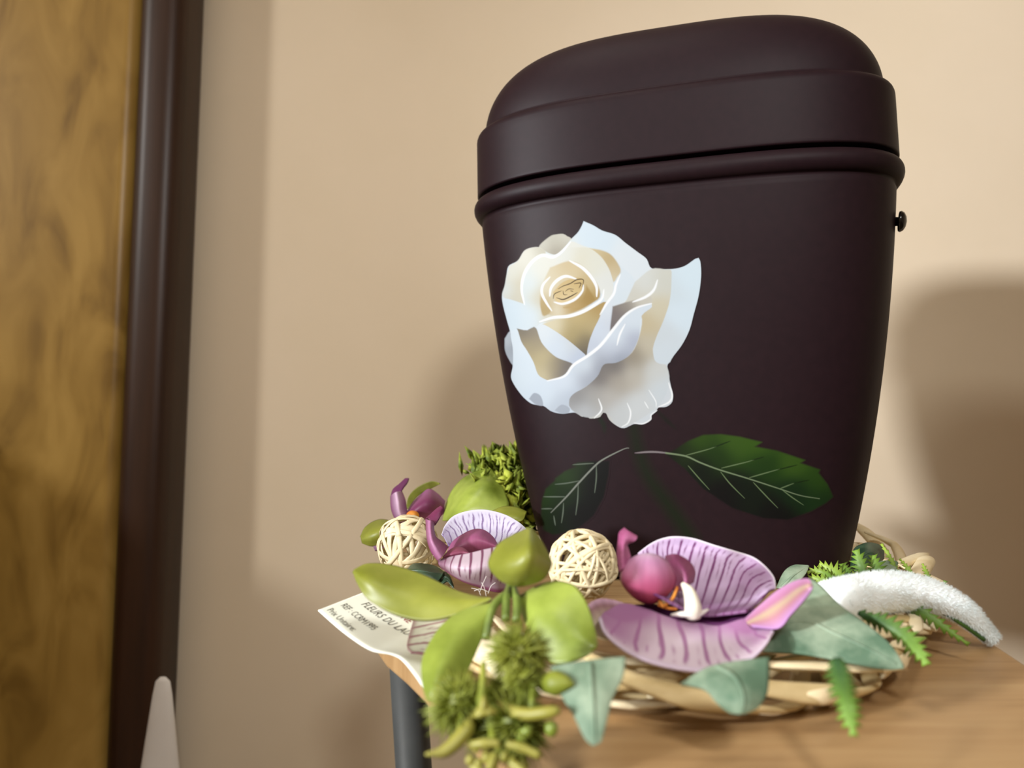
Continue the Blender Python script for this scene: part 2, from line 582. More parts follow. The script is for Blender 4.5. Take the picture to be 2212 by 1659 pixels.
def seg_dist(X, Y, pts, closed):
    D = np.full(X.shape, 1e9)
    T = np.zeros(X.shape)
    k = len(pts)
    m = k if closed else k - 1
    for i in range(m):
        ax_, ay_ = pts[i]
        bx, by = pts[(i + 1) % k]
        dx, dy = bx - ax_, by - ay_
        t = np.clip(((X - ax_) * dx + (Y - ay_) * dy) / (dx * dx + dy * dy + 1e-9), 0, 1)
        d = np.hypot(X - ax_ - t * dx, Y - ay_ - t * dy)
        n_ = d < D
        T[n_] = ((i + t) / m)[n_]
        D[n_] = d[n_]
    return D, T


def inside(X, Y, pts):
    r = np.zeros(X.shape, bool)
    k = len(pts)
    for i in range(k):
        x0_, y0_ = pts[i]
        x1_, y1_ = pts[(i + 1) % k]
        if y0_ == y1_:
            continue
        c = ((y0_ > Y) != (y1_ > Y)) & (X < (x1_ - x0_) * (Y - y0_) / (y1_ - y0_) + x0_)
        r ^= c
    return r


class Canvas:
    def __init__(self, X, Y):
        self.X, self.Y = X, Y
        self.c = np.zeros(X.shape + (3,))
        self.a = np.zeros(X.shape)

    def _blend(self, m, col, a):
        al = a * 1.0
        na = al + self.a[m] * (1 - al)
        self.c[m] = (col * al[:, None] + self.c[m] * (self.a[m] * (1 - al))[:, None]) / np.maximum(na, 1e-6)[:, None]
        self.a[m] = na

    def poly(self, pts, cols, soft=3.0, alpha=1.0, smooth=True, power=2.6):
        pts = np.asarray(pts, float)
        if smooth:
            q = catmull(np.vstack([pts, pts[:1]]), len(pts) * 4 + 1)[:-1]
        else:
            q = pts
        pad = soft * 2
        m = (self.X > q[:, 0].min() - pad) & (self.X < q[:, 0].max() + pad) & (self.Y > q[:, 1].min() - pad) & (self.Y < q[:, 1].max() + pad)
        X, Y = self.X[m], self.Y[m]
        D, _ = seg_dist(X, Y, q, True)
        sdv = np.where(inside(X, Y, q), D, -D)
        a = np.clip(sdv / soft * 0.5 + 0.5, 0, 1)
        a = a * a * (3 - 2 * a) * alpha
        if len(cols) == 1:
            col = np.tile(lin(cols[0][-1]), (len(X), 1))
        else:
            W = np.zeros(len(X))
            col = np.zeros((len(X), 3))
            for cx_, cy_, cc in cols:
                wg = np.exp(-(np.hypot(X - cx_, Y - cy_) / 62.0) ** 1.35) + 1e-7
                W += wg
                col += wg[:, None] * (np.asarray(cc, float) / 255)[None]
            col = lin(col / W[:, None] * 255)
        self._blend(m, col, a)

    def stroke(self, pts, w0, color, soft=1.5, alpha=1.0, w1=None, taper=True):
        w0 = w0 * 0.86
        pts = np.asarray(pts, float)
        q = catmull(pts, len(pts) * 6) if len(pts) > 2 else pts
        wm = max(w0, w1 or 0)
        m = (self.X > q[:, 0].min() - wm * 2) & (self.X < q[:, 0].max() + wm * 2) & (self.Y > q[:, 1].min() - wm * 2) & (self.Y < q[:, 1].max() + wm * 2)
        X, Y = self.X[m], self.Y[m]
        D, T = seg_dist(X, Y, q, False)
        wd = w0 + ((w1 if w1 is not None else w0) - w0) * T
        if taper:
            wd = wd * (0.25 + 0.75 * np.sin(np.pi * np.clip(T, 0, 1)) ** 0.6)
        a = np.clip((wd - D) / soft * 0.5 + 0.5, 0, 1) * alpha
        self._blend(m, np.tile(lin(color), (len(X), 1)), a)


def decal(name, x0_, x1_, y0_, y1_, step, kx, ky, ox, oy, painter, off=0.00025, label=None, tone=0.36):
    xs = np.arange(x0_, x1_ + step, step)
    ys = np.arange(y0_, y1_ + step, step)
    PX, PY = np.meshgrid(xs, ys)
    cv = Canvas((PX - ox) / kx, (PY - oy) / ky)
    painter(cv)
    pts, ok = urn_hit(PX, PY, off)
    al = cv.a
    keep = ok & (al > 0.004)
    n0, m0 = PX.shape
    cell = (ok[:-1, :-1] & ok[1:, :-1] & ok[:-1, 1:] & ok[1:, 1:]) & (keep[:-1, :-1] | keep[1:, :-1] | keep[:-1, 1:] | keep[1:, 1:])
    idx = np.full(n0 * m0, -1)
    I, J = np.nonzero(cell)
    a = I * m0 + J
    quads = np.stack([a, a + m0, a + m0 + 1, a + 1], 1)
    used = np.unique(quads)
    idx[used] = np.arange(len(used))
    V = pts.reshape(-1, 3)[used]
    C = np.concatenate([cv.c.reshape(-1, 3)[used] * tone, al.reshape(-1, 1)[used]], 1)
    o = mesh_obj(name, V, idx[quads], M_PAINT, urn, True, C)
    if label:
        o['label'] = label
    return o


W_ = (216, 229, 238)


def paint_rose(cv):
    # petals behind
    cv.poly([(520, 330), (530, 285), (600, 225), (640, 212), (690, 208), (720, 225), (748, 248), (700, 330), (620, 370)],
            [(560, 280, (205, 205, 192)), (640, 250, (190, 188, 172)), (690, 225, (208, 208, 196)), (640, 330, (160, 154, 138))], 5)
    cv.poly([(288, 930), (325, 878), (352, 930), (352, 1110), (318, 1075), (290, 1010)], [(300, 960, (196, 206, 214)), (345, 1000, (140, 148, 156)), (320, 1060, (176, 186, 196))], 5)
    # silhouette
    cv.poly([(832, 120), (900, 150), (960, 185), (1050, 215), (1120, 270), (1200, 330), (1265, 380), (1300, 445), (1400, 452), (1480, 445), (1540, 425),
             (1608, 378), (1632, 388), (1641, 470), (1635, 560), (1620, 650), (1590, 760), (1560, 870), (1510, 970), (1450, 1050), (1412, 1105), (1412, 1160),
             (1430, 1240), (1447, 1320), (1440, 1370), (1400, 1400), (1345, 1405), (1335, 1430), (1297, 1462), (1290, 1490), (1240, 1520), (1180, 1518),
             (1110, 1547), (1060, 1530), (1010, 1490), (985, 1440), (965, 1440), (940, 1472), (870, 1480), (858, 1455), (820, 1468), (775, 1440), (680, 1447),
             (610, 1430), (555, 1392), (480, 1380), (430, 1345), (390, 1300), (350, 1240), (332, 1190), (345, 1115), (345, 1000), (330, 900), (300, 790),
             (275, 690), (270, 630), (288, 570), (300, 500), (315, 430), (380, 392), (430, 320), (520, 300), (570, 330), (640, 350), (700, 300), (745, 245), (790, 200), (815, 160)],
            [(900, 250, (212, 228, 238)), (1150, 380, (220, 230, 236)), (1560, 600, W_), (350, 1150, W_), (600, 1300, (206, 220, 234)), (1000, 1380, (196, 198, 194)),
             (1200, 1480, (208, 216, 222)), (700, 350, (220, 228, 228)), (400, 700, W_)], 4)
    # outer left petal
    cv.poly([(318, 430), (380, 392), (430, 320), (520, 300), (572, 340), (480, 400), (420, 500), (405, 600), (420, 690), (330, 665), (272, 635), (290, 560), (300, 500)],
            [(330, 480, (222, 224, 214)), (450, 350, (228, 228, 216)), (400, 560, (206, 200, 176)), (360, 640, (204, 200, 180)), (300, 600, (216, 226, 230)), (540, 320, (196, 194, 176))], 6)
    # second left petal wrapping under
    cv.poly([(420, 690), (410, 600), (420, 500), (480, 400), (560, 352), (640, 370), (700, 330), (745, 262), (830, 290), (980, 340), (1080, 420), (1180, 520),
             (1170, 600), (1130, 660), (1040, 700), (990, 690), (930, 830), (700, 830), (545, 820), (500, 858), (380, 862), (330, 870), (300, 780), (278, 690), (300, 655)],
            [(330, 760, (210, 226, 236)), (470, 560, (216, 228, 232)), (460, 780, (212, 226, 234)), (560, 480, (226, 228, 218)), (700, 380, (226, 228, 220)), (880, 360, (224, 228, 222)),
             (1130, 540, (216, 228, 236)), (1080, 640, (214, 226, 234)), (560, 620, (204, 196, 168)), (620, 760, (208, 204, 184))], 5)
    # tan crescent at upper right
    cv.poly([(872, 308), (960, 322), (1030, 360), (1088, 455), (1062, 508), (1036, 540), (1005, 450), (950, 365)],
            [(930, 325, (206, 192, 152)), (1010, 380, (188, 168, 124)), (1070, 460, (196, 180, 142)), (1045, 510, (214, 204, 178))], 8)
    # inner petal right of the heart
    cv.poly([(740, 300), (872, 308), (950, 370), (1005, 450), (1035, 545), (1030, 620), (985, 690), (970, 640), (945, 600), (900, 500), (820, 430), (735, 393), (640, 410), (600, 440)],
            [(700, 350, (224, 228, 222)), (900, 400, (222, 224, 212)), (990, 560, (222, 226, 222)), (820, 390, (220, 218, 200)), (970, 660, (226, 230, 226))], 5)
    # heart
    cv.poly([(600, 440), (740, 395), (850, 450), (930, 560), (945, 640), (900, 680), (800, 735), (690, 770), (600, 765), (545, 740), (530, 660), (545, 560)],
            [(600, 480, (214, 204, 174)), (720, 440, (206, 188, 146)), (860, 560, (200, 182, 138)), (860, 660, (166, 138, 80)), (760, 710, (180, 152, 96)), (560, 720, (170, 146, 92)),
             (560, 560, (220, 216, 196)), (640, 730, (226, 222, 204)), (640, 580, (212, 200, 168)), (720, 480, (214, 202, 170))], 8)
    cv.poly([(850, 560), (900, 640), (905, 665), (845, 700), (760, 720), (690, 715), (800, 680), (840, 620)], [(870, 640, (160, 130, 70)), (760, 710, (186, 160, 108)), (845, 590, (176, 150, 96))], 10)
    cv.poly([(540, 640), (575, 690), (605, 740), (560, 775), (540, 740)], [(560, 730, (166, 142, 88)), (575, 690, (190, 170, 124)), (550, 770, (190, 172, 128))], 8)
    cv.poly([(620, 610), (690, 540), (790, 510), (832, 530), (820, 600), (760, 660), (690, 690), (640, 670)], [(680, 600, (206, 182, 128)), (780, 550, (200, 176, 120)), (720, 660, (222, 204, 160))], 5)
    # V shaped hollow
    cv.poly([(545, 830), (640, 800), (800, 765), (900, 715), (975, 675), (985, 700), (930, 830), (890, 930), (862, 1060), (800, 1005), (700, 925), (610, 865)],
            [(620, 840, (214, 206, 176)), (800, 790, (190, 172, 122)), (940, 720, (176, 150, 96)), (760, 900, (172, 156, 108)), (850, 960, (128, 118, 92)), (850, 1040, (96, 90, 82)), (900, 850, (186, 170, 126))], 5)
    cv.poly([(500, 852), (545, 830), (610, 862), (700, 922), (800, 1003), (848, 1058), (762, 1112), (650, 1058), (560, 975)],
            [(560, 870, (216, 226, 232)), (680, 980, (208, 222, 236)), (800, 1050, (188, 200, 218)), (740, 960, (206, 212, 214))], 4)
    cv.poly([(980, 690), (1040, 650), (1032, 740), (1012, 880), (960, 960), (862, 1048), (868, 960), (905, 860), (935, 800)],
            [(1000, 720, (216, 226, 234)), (950, 860, (206, 218, 232)), (880, 1000, (196, 206, 220)), (1010, 840, (206, 214, 224))], 4)
    # left hollow
    cv.poly([(372, 860), (440, 872), (500, 852), (545, 960), (640, 1055), (762, 1110), (700, 1180), (600, 1220), (525, 1190), (485, 1090), (440, 1010), (402, 950)],
            [(430, 885, (120, 114, 104)), (480, 900, (140, 132, 118)), (450, 980, (176, 164, 128)), (540, 1060, (190, 178, 136)), (560, 1180, (204, 194, 158)), (640, 1130, (164, 152, 118)),
             (710, 1130, (104, 100, 100)), (690, 1170, (120, 114, 110)), (500, 960, (160, 148, 120))], 5)
    # cream field right of centre
    cv.poly([(1185, 540), (1300, 450), (1400, 455), (1445, 470), (1432, 640), (1395, 790), (1335, 920), (1312, 1030), (1400, 1110), (1420, 1240), (1340, 1400), (1100, 1540), (985, 1440), (870, 1475),
             (775, 1440), (730, 1390), (740, 1320), (860, 1250), (960, 1110), (1140, 1050), (1210, 930), (1228, 770), (1100, 720), (1130, 660)],
            [(1260, 540, (214, 218, 214)), (1380, 540, (206, 208, 198)), (1340, 720, (206, 200, 176)), (1250, 820, (196, 184, 152)), (1270, 980, (196, 190, 170)), (1180, 1050, (150, 142, 126)),
             (1050, 1120, (112, 108, 106)), (940, 1200, (118, 114, 112)), (800, 1330, (140, 140, 140)), (900, 1330, (168, 168, 164)), (1060, 1230, (172, 166, 154)), (1160, 1180, (190, 186, 174)),
             (1330, 1150, (204, 208, 206)), (1380, 1280, (204, 214, 220)), (1200, 1400, (206, 212, 214)), (1080, 1440, (198, 204, 206)), (840, 1420, (186, 192, 196)), (1000, 1330, (184, 182, 176)), (1180, 640, (206, 206, 196))], 6)
    # dark gap behind the folded petal
    cv.poly([(1032, 708), (1140, 675), (1290, 640), (1300, 690), (1230, 720), (1130, 760), (1070, 850), (1015, 895)],
            [(1045, 760, (120, 112, 110)), (1030, 840, (110, 104, 106)), (1110, 710, (150, 144, 134)), (1230, 670, (204, 202, 190)), (1070, 800, (130, 124, 120))], 7)
    # folded front petal
    cv.poly([(590, 1222), (690, 1190), (762, 1112), (858, 1052), (950, 978), (1040, 862), (1125, 765), (1250, 698), (1298, 686), (1300, 715), (1228, 780), (1212, 920), (1150, 1040), (1060, 1095),
             (972, 1108), (930, 1185), (860, 1252), (770, 1305), (735, 1345), (728, 1400), (690, 1444), (610, 1430), (555, 1392), (480, 1380), (430, 1345), (390, 1300), (350, 1240), (332, 1190),
             (345, 1115), (345, 1000), (330, 900), (372, 866), (402, 955), (440, 1015), (485, 1095), (520, 1180)],
            [(370, 960, W_), (420, 1150, (214, 228, 238)), (560, 1300, (210, 224, 236)), (700, 1240, (212, 224, 236)), (850, 1120, (214, 226, 236)), (1050, 920, (216, 228, 238)),
             (1180, 800, (212, 224, 234)), (1180, 960, (176, 184, 200)), (1080, 1070, (150, 158, 172)), (950, 1150, (150, 156, 168)), (880, 1220, (166, 174, 186)), (740, 1340, (186, 198, 212)), (1040, 1000, (198, 208, 222)), (680, 1420, (190, 202, 214))], 4)
    # right wing
    cv.poly([(1440, 460), (1530, 430), (1608, 378), (1632, 388), (1641, 470), (1635, 560), (1620, 650), (1590, 760), (1560, 870), (1510, 970), (1450, 1050), (1412, 1105), (1330, 1090), (1312, 1010),
             (1335, 920), (1392, 780), (1430, 650)], [(1560, 520, (212, 230, 240)), (1520, 760, (212, 228, 238)), (1400, 1000, (208, 220, 228)), (1450, 600, (208, 222, 230)), (1370, 920, (206, 216, 222))], 5)
    # shade blots at the lower edge
    cv.poly([(455, 1345), (490, 1305), (535, 1325), (552, 1390), (500, 1382)], [(500, 1350, (164, 174, 186))], 5)
    cv.poly([(632, 1425), (680, 1385), (735, 1408), (728, 1440), (680, 1446)], [(680, 1420, (168, 178, 190))], 5)
    hl = (247, 251, 253)
    for pts, wd in [
        ([(425, 695), (405, 600), (412, 520), (440, 450), (490, 388), (550, 355), (620, 368), (680, 332), (742, 262)], 12),
        ([(600, 505), (552, 560), (545, 620), (580, 690), (612, 738)], 10),
        ([(598, 637), (608, 580), (650, 528), (710, 500), (780, 518)], 12),
        ([(628, 678), (690, 690), (770, 660), (822, 605), (830, 560)], 10),
        ([(528, 814), (620, 785), (730, 775), (830, 742), (920, 690), (960, 650), (972, 592)], 13),
        ([(735, 393), (820, 440), (880, 500), (920, 570), (922, 640)], 13),
        ([(582, 1221), (700, 1188), (762, 1112), (858, 1050), (950, 975), (1040, 862), (1115, 772), (1200, 716), (1300, 688)], 12),
        ([(1085, 488), (1055, 560), (1040, 620), (990, 690), (945, 765)], 10),
        ([(1170, 678), (1260, 642), (1315, 595), (1342, 525)], 11),
        ([(1118, 830), (1082, 900), (1062, 975)], 8),
        ([(935, 1345), (955, 1420), (905, 1478)], 6),
        ([(1133, 1375), (1156, 1440), (1140, 1508), (1095, 1538)], 6),
        ([(1282, 1285), (1328, 1360), (1332, 1402)], 4),
        ([(1252, 1365), (1278, 1410)], 4),
        ([(1418, 1235), (1442, 1320), (1420, 1368), (1345, 1402)], 7),
        ([(1338, 1425), (1298, 1455), (1292, 1488), (1240, 1516), (1180, 1512)], 5),
    ]:
        cv.stroke(pts, wd, hl, 4)
    br = (62, 40, 14)
    for pts, wd in [([(622, 655), (632, 622), (680, 600)], 3.5), ([(645, 648), (690, 660), (740, 640), (790, 612)], 5), ([(822, 575), (830, 525), (785, 524), (740, 550), (690, 568), (655, 588)], 4),
                    ([(690, 600), (695, 625), (720, 628)], 3), ([(705, 605), (730, 588), (765, 590)], 3), ([(765, 552), (812, 548), (800, 582)], 4), ([(740, 600), (760, 605)], 3)]:
        cv.stroke(pts, wd, br, 2.5)


def paint_leaf_right(cv):
    cv.poly([(985, 352), (1045, 322), (1120, 272), (1220, 232), (1330, 227), (1450, 243), (1590, 277), (1545, 305), (1680, 330), (1860, 390), (1830, 408), (1955, 450), (1945, 470), (2000, 540), (2037, 620),
             (1990, 660), (1900, 710), (1750, 765), (1600, 755), (1400, 690), (1220, 570), (1100, 440)],
            [(1200, 260, (58, 92, 22)), (1400, 260, (70, 106, 30)), (1570, 290, (70, 108, 28)), (1800, 390, (68, 104, 30)), (1960, 520, (52, 88, 26)), (1300, 360, (36, 66, 18)), (1600, 420, (36, 70, 20)),
             (1100, 340, (40, 62, 20)), (1200, 450, (14, 26, 12)), (1500, 600, (14, 28, 14)), (1800, 620, (22, 52, 22)), (1700, 740, (12, 14, 12)), (1350, 640, (12, 12, 10)), (1960, 650, (30, 62, 26)), (1020, 360, (20, 28, 16))],
            9, smooth=False, alpha=0.96)
    vc = (148, 168, 128)
    cv.stroke([(790, 345), (900, 338), (1020, 348)], 8, (160, 150, 152), 3, w1=6, taper=True)
    cv.stroke([(985, 345), (1110, 365), (1200, 405), (1320, 450), (1500, 505), (1700, 570), (1830, 612), (1950, 632)], 6, vc, 3, w1=2, taper=False)
    for q in ([(1110, 360), (1240, 325), (1300, 305)], [(1335, 440), (1480, 405), (1540, 388)], [(1510, 500), (1650, 460), (1700, 446)], [(1705, 568), (1790, 535)],
              [(1125, 425), (1190, 500), (1258, 575)], [(1330, 465), (1390, 540), (1480, 630)], [(1535, 530), (1610, 610), (1688, 690)], [(1720, 580), (1780, 625), (1850, 672)]):
        cv.stroke(q, 4, (136, 160, 112), 3, w1=2)
    for q in ([(1290, 308), (1390, 270)], [(1530, 390), (1600, 370)], [(1690, 450), (1810, 420)], [(1790, 535), (1885, 515)]):
        cv.stroke(q, 4, (24, 44, 12), 3)


def paint_leaf_left(cv):
    cv.poly([(630, 395), (540, 395), (430, 405), (395, 425), (420, 430), (350, 460), (290, 505), (285, 522), (230, 570), (205, 650), (200, 740), (215, 830), (280, 860), (420, 830), (530, 740), (595, 620), (625, 480)],
            [(350, 470, (48, 76, 30)), (230, 600, (42, 72, 28)), (220, 780, (26, 50, 22)), (440, 430, (36, 56, 24)), (320, 620, (26, 48, 20)), (540, 520, (10, 14, 10)), (450, 760, (9, 10, 8)), (600, 430, (16, 18, 16)), (330, 780, (18, 34, 18))],
            10, smooth=False, alpha=0.96)
    vc = (166, 172, 160)
    cv.stroke([(752, 314), (720, 320), (600, 380), (540, 425), (440, 530), (360, 620), (262, 720)], 6, vc, 3, w1=5)
    for q in ([(440, 520), (360, 535), (288, 542)], [(350, 620), (215, 620)], [(270, 695), (203, 696)], [(548, 425), (547, 510), (537, 595)], [(434, 545), (430, 640), (418, 735)], [(342, 660), (338, 720), (328, 785)], [(530, 410), (400, 418)], [(280, 740), (290, 800)]):
        cv.stroke(q, 4, (128, 142, 124), 3)


def paint_stem(cv):
    cv.stroke([(775, 150), (810, 330), (880, 500), (1000, 670), (1090, 800), (1145, 890)], 34, (26, 42, 16), 40, alpha=0.85, w1=46, taper=False)
    cv.stroke([(545, 100), (590, 160), (600, 215)], 16, (24, 40, 18), 10, alpha=0.8)
    cv.stroke([(930, 80), (980, 130), (1045, 190)], 14, (20, 32, 16), 10, alpha=0.6)


decal('painted_stem', 1270, 1520, 880, 1180, 2.0, 0.34358, 0.34364, 1100, 860, paint_stem, 0.00004, 'faint dark green painted stem')
decal('painted_leaf', 1366, 1806, 930, 1130, 1.0, 0.34358, 0.34364, 1100, 860, paint_leaf_right, 0.00007, 'painted green leaf with pale veins, right of the stem')
decal('painted_leaf', 1162, 1364, 960, 1160, 1.0, 0.34358, 0.34364, 1100, 860, paint_leaf_left, 0.00007, 'darker painted leaf left of the stem')
decal('painted_rose', 1080, 1520, 474, 930, 0.8, 0.31337, 0.31345, 1000, 440, paint_rose, 0.00011, 'painted open white rose with cream heart', 0.53)

# ------------------------------------------------------------------ the straw wreath
outer = np.array([(0.0216, 0.157), (0.038, 0.1545), (0.053, 0.155), (0.0685, 0.159), (0.086, 0.171), (0.107, 0.1985), (0.122, 0.216), (0.142, 0.252), (0.155, 0.29), (0.166, 0.33), (0.162, 0.375),
                  (0.125, 0.41), (0.06, 0.42), (0.0, 0.405), (-0.036, 0.37), (-0.047, 0.31), (-0.040, 0.255), (-0.024, 0.207), (-0.003, 0.174)])
oc = catmull(np.vstack([outer, outer[:1]]), 361)[:-1]
tg = np.roll(oc, -1, 0) - np.roll(oc, 1, 0)
tg /= np.linalg.norm(tg, axis=1, keepdims=True)
inn = np.stack([-tg[:, 1], tg[:, 0]], 1)               # towards the middle
for _ in range(30):
    inn = (np.roll(inn, 1, 0) + inn + np.roll(inn, -1, 0)) / 3
inn /= np.linalg.norm(inn, axis=1, keepdims=True)
TR, TZ = 0.0110, 0.0046                                # half width and half height of the wreath's body
ring_c = oc + inn * (TR + 0.0012)
wreath = empty('straw_wreath', (0.055, 0.29, 0), 'flat wreath of pale peeled straw lying on the table around the urn', 'wreath')
NST = 56
for k in range(NST):
    span = int(rng.uniform(48, 80))
    st = int(k * 360 / NST + rng.uniform(-3, 3))
    i = (st + np.arange(span)) % 360
    ph0 = rng.uniform(0, 2 * np.pi)
    turn = rng.uniform(0.9, 1.7) * (1 if rng.random() < 0.8 else -1)
    tt = np.linspace(0, 1, span)
    ph = ph0 + turn * 2 * np.pi * tt * span / 90
    wob = 1 + 0.10 * np.sin(tt * 7 + rng.uniform(0, 6))
    layer = rng.uniform(0.72, 1.0)
    cxy = ring_c[i]
    rad_ = np.stack([inn[i, 0], inn[i, 1]], 1)
    pos = np.zeros((span, 3))
    off_h = np.cos(ph) * TR * layer * wob
    off_v = np.sin(ph) * TZ * layer * wob
    pos[:, :2] = cxy + rad_ * off_h[:, None]
    wdt = rng.uniform(0.0015, 0.0027)
    pos[:, 2] = np.maximum(TZ + 0.0012 + off_v, 0.0010)
    nrm = np.zeros((span, 3))
    nrm[:, :2] = rad_ * (np.cos(ph) * TZ)[:, None]
    nrm[:, 2] = np.sin(ph) * TR
    nrm /= np.linalg.norm(nrm, axis=1, keepdims=True)
    t_ = np.gradient(pos, axis=0)
    t_ /= np.linalg.norm(t_, axis=1, keepdims=True)
    nrm -= t_ * (nrm * t_).sum(1, keepdims=True)
    nrm /= np.linalg.norm(nrm, axis=1, keepdims=True)
    e = np.minimum(tt, 1 - tt) * span / 2.2
    rd = wdt * np.sqrt(np.clip(e * (2 - np.minimum(e, 1)), 0.06, 1))
    tube('straw_strand', pos[::2], rd[::2], (M_STRAW, M_STRAW2, M_STRAW3)[k % 3], wreath, 8, 0.36, (t_[::2], nrm[::2], np.cross(t_, nrm)[::2]))

for q, r0 in (([(1843, 1128, .372), (1880, 1160, .360), (1908, 1200, .345), (1922, 1250, .305)], .0034), ([(1868, 1150, .350), (1930, 1176, .346), (1950, 1230, .320), (1938, 1296, .250)], .0030),
              ([(1950, 1305, .252), (1984, 1242, .290), (2006, 1203, .322)], .0036), ([(1925, 1292, .255), (1968, 1248, .280), (2026, 1262, .275), (2046, 1312, .240)], .0032), ([(1896, 1275, .268), (1940, 1226, .305), (2004, 1196, .330)], .0030),
              ([(1960, 1340, .232), (2010, 1300, .250), (2036, 1270, .268)], .0026)):
    pth = catmull([P(*k) for k in q], 20)
    tube('straw_strand', pth, r0 * np.sqrt(np.clip(np.minimum(np.linspace(0, 8, 20), np.linspace(8, 0, 20)), 0.06, 1)), M_STRAW, wreath, 10, 0.6)

# ------------------------------------------------------------------ rattan balls


def rattan_ball(px, py, d, rpx, label, flat, wd, n, seed):
    r_ = np.random.default_rng(seed)
    c = P(px, py, d)
    R = rpx / F * d
    root = empty('rattan_ball', c, label, 'rattan ball', 'woven rattan balls')
    for k in range(n):
        ax_ = r_.normal(size=3)
        ax_ /= np.linalg.norm(ax_)
        if k < 3:
            ax_ = np.array([(1, 0.3, 0.1), (0.2, 0.2, 1), (-0.5, 0.4, 0.8)][k])
            ax_ = ax_ / np.linalg.norm(ax_)
        h = r_.uniform(-0.42, 0.42)
        rr_ = math.sqrt(1 - h * h) * R * r_.uniform(0.90, 0.985)
        a_ = np.cross(ax_, [0.3, 0.5, 0.8])
        a_ /= np.linalg.norm(a_)
        b_ = np.cross(ax_, a_)
        th = np.linspace(0, 2 * np.pi, 41)
        wob = 1 + 0.02 * np.sin(th * 3 + r_.uniform(0, 6))
        pos = c + ax_ * h * R + rr_ * wob[:, None] * (np.cos(th)[:, None] * a_ + np.sin(th)[:, None] * b_)
        nm = pos - c
        nm /= np.linalg.norm(nm, axis=1, keepdims=True)
        t_ = np.gradient(pos, axis=0)
        t_ /= np.linalg.norm(t_, axis=1, keepdims=True)
        nm -= t_ * (nm * t_).sum(1, keepdims=True)
        nm /= np.linalg.norm(nm, axis=1, keepdims=True)
        tube('rattan_strand', pos, R * wd * r_.uniform(0.75, 1.2), M_RATTAN, root, 7, flat, (t_, nm, np.cross(t_, nm)))
    return root


DS = 1.0
rattan_ball(880, 1177, 0.272, 66, 'pale woven rattan ball of flat strips, behind the long lime leaf at left', 0.28, 0.080, 19, 4)
rattan_ball(1259, 1220, 0.226, 74, 'pale woven rattan ball of round canes, between the two front orchids', 0.9, 0.062, 28, 11)

# ------------------------------------------------------------------ orchids


def smooth01(x, a, b_):
    t = np.clip((x - a) / (b_ - a), 0, 1)
    return t * t * (3 - 2 * t)


def vein_colors(nv, nu, dark, light, edge, freq=9, seed=0, edge_w=0.08, contrast=1.0, base=0.35, both=False, stain=None):
    """veins run from v=0 (throat) to v=1 (rim) and fork; pale rim"""
    r_ = np.random.default_rng(seed)
    v = np.linspace(0, 1, nv)[:, None]
    u = np.linspace(0, 1, nu)[None, :]
    wob = np.zeros((nv, nu))
    for k in range(4):
        wob += r_.uniform(0.004, 0.012) / (k + 1) * np.sin(2 * np.pi * (u * r_.uniform(1, 3) + v * r_.uniform(0.3, 0.8) * (k + 1) + r_.uniform()))
    uu = u + wob
    a1 = np.abs(np.sin(np.pi * uu * freq))
    a2 = np.abs(np.sin(np.pi * (uu * freq * 2 + 0.25 * np.sin(v * 4 + u * 17))))
    thick = 0.42 * (1 - v) ** 0.7 + 0.16
    l1 = 1 - smooth01(a1, thick * 0.45, thick)
    l2 = (1 - smooth01(a2, 0.25, 0.55)) * smooth01(v, 0.35, 0.6)
    brk = 0.55 + 0.45 * np.sin(2 * np.pi * (v * 3 + u * 11 + r_.uniform()))
    line = np.clip(l1 + 0.75 * l2 * brk, 0, 1) * (1 - smooth01(v, 1 - edge_w * 2.2, 1 - edge_w * 0.6))
    throat = (1 - smooth01(v, 0.0, base)) * 0.8
    if stain is not None:
        throat = np.clip(throat + stain(u, v), 0, 1)
    rim = smooth01(v, 1 - edge_w, 1 - edge_w * 0.3)
    if both:
        rim = np.maximum(rim, np.maximum(smooth01(u, 1 - edge_w * 0.5, 1) + 0 * v, 1 - smooth01(u, 0, edge_w * 0.5) + 0 * v))
    k = np.clip(np.maximum(line, throat), 0, 1)[..., None] * contrast
    c = lin(light)[None, None] * (1 - k) + lin(dark)[None, None] * k
    c = c * (1 - rim[..., None]) + lin(edge)[None, None] * rim[..., None]
    return c.reshape(-1, 3)


def grad_colors(nv, nu, stops_v, streak=0.0, seed=0, edge=None, edge_w=0.06):
    r_ = np.random.default_rng(seed)
    v = np.linspace(0, 1, nv)
    cs = np.array([lin(c) for _, c in stops_v])
    ps = [p for p, _ in stops_v]
    row = np.stack([np.interp(v, ps, cs[:, k]) for k in range(3)], 1)
    c = np.repeat(row[:, None], nu, 1)
    if streak:
        u = np.linspace(0, 1, nu)[None, :]
        s = 1 + streak * np.sin(2 * np.pi * (u * 7 + 0.06 * np.sin(v[:, None] * 8))) * 0.6 + streak * 0.4 * np.sin(2 * np.pi * u * 17)
        c = c * s[..., None]
    if edge is not None:
        u = np.linspace(0, 1, nu)[None, :]
        e = np.maximum(smooth01(v, 1 - edge_w, 1)[:, None], np.maximum(smooth01(u, 1 - edge_w, 1), 1 - smooth01(u, 0, edge_w)))
        c = c * (1 - e[..., None]) + lin(edge) * e[..., None]
    return c.reshape(-1, 3)


def Z2(x, y, d):                                       # right-hand front orchid close-up -> photo pixels
    return (1120 + x * 0.29837, 1100 + y * 0.29837, d)


def Z3(x, y, d):                                       # left flowers close-up
    return (760 + x * 0.19892, 960 + y * 0.19892, d)


def Z1(x, y, d):
    return (660 + x * 0.29837, 940 + y * 0.29837, d)


def Z4(x, y, d):
    return (660 + x * 0.29837, 1240 + y * 0.29843, d)


def Z5(x, y, d):
    return (1640 + x * 0.19892, 1120 + y * 0.19892, d)


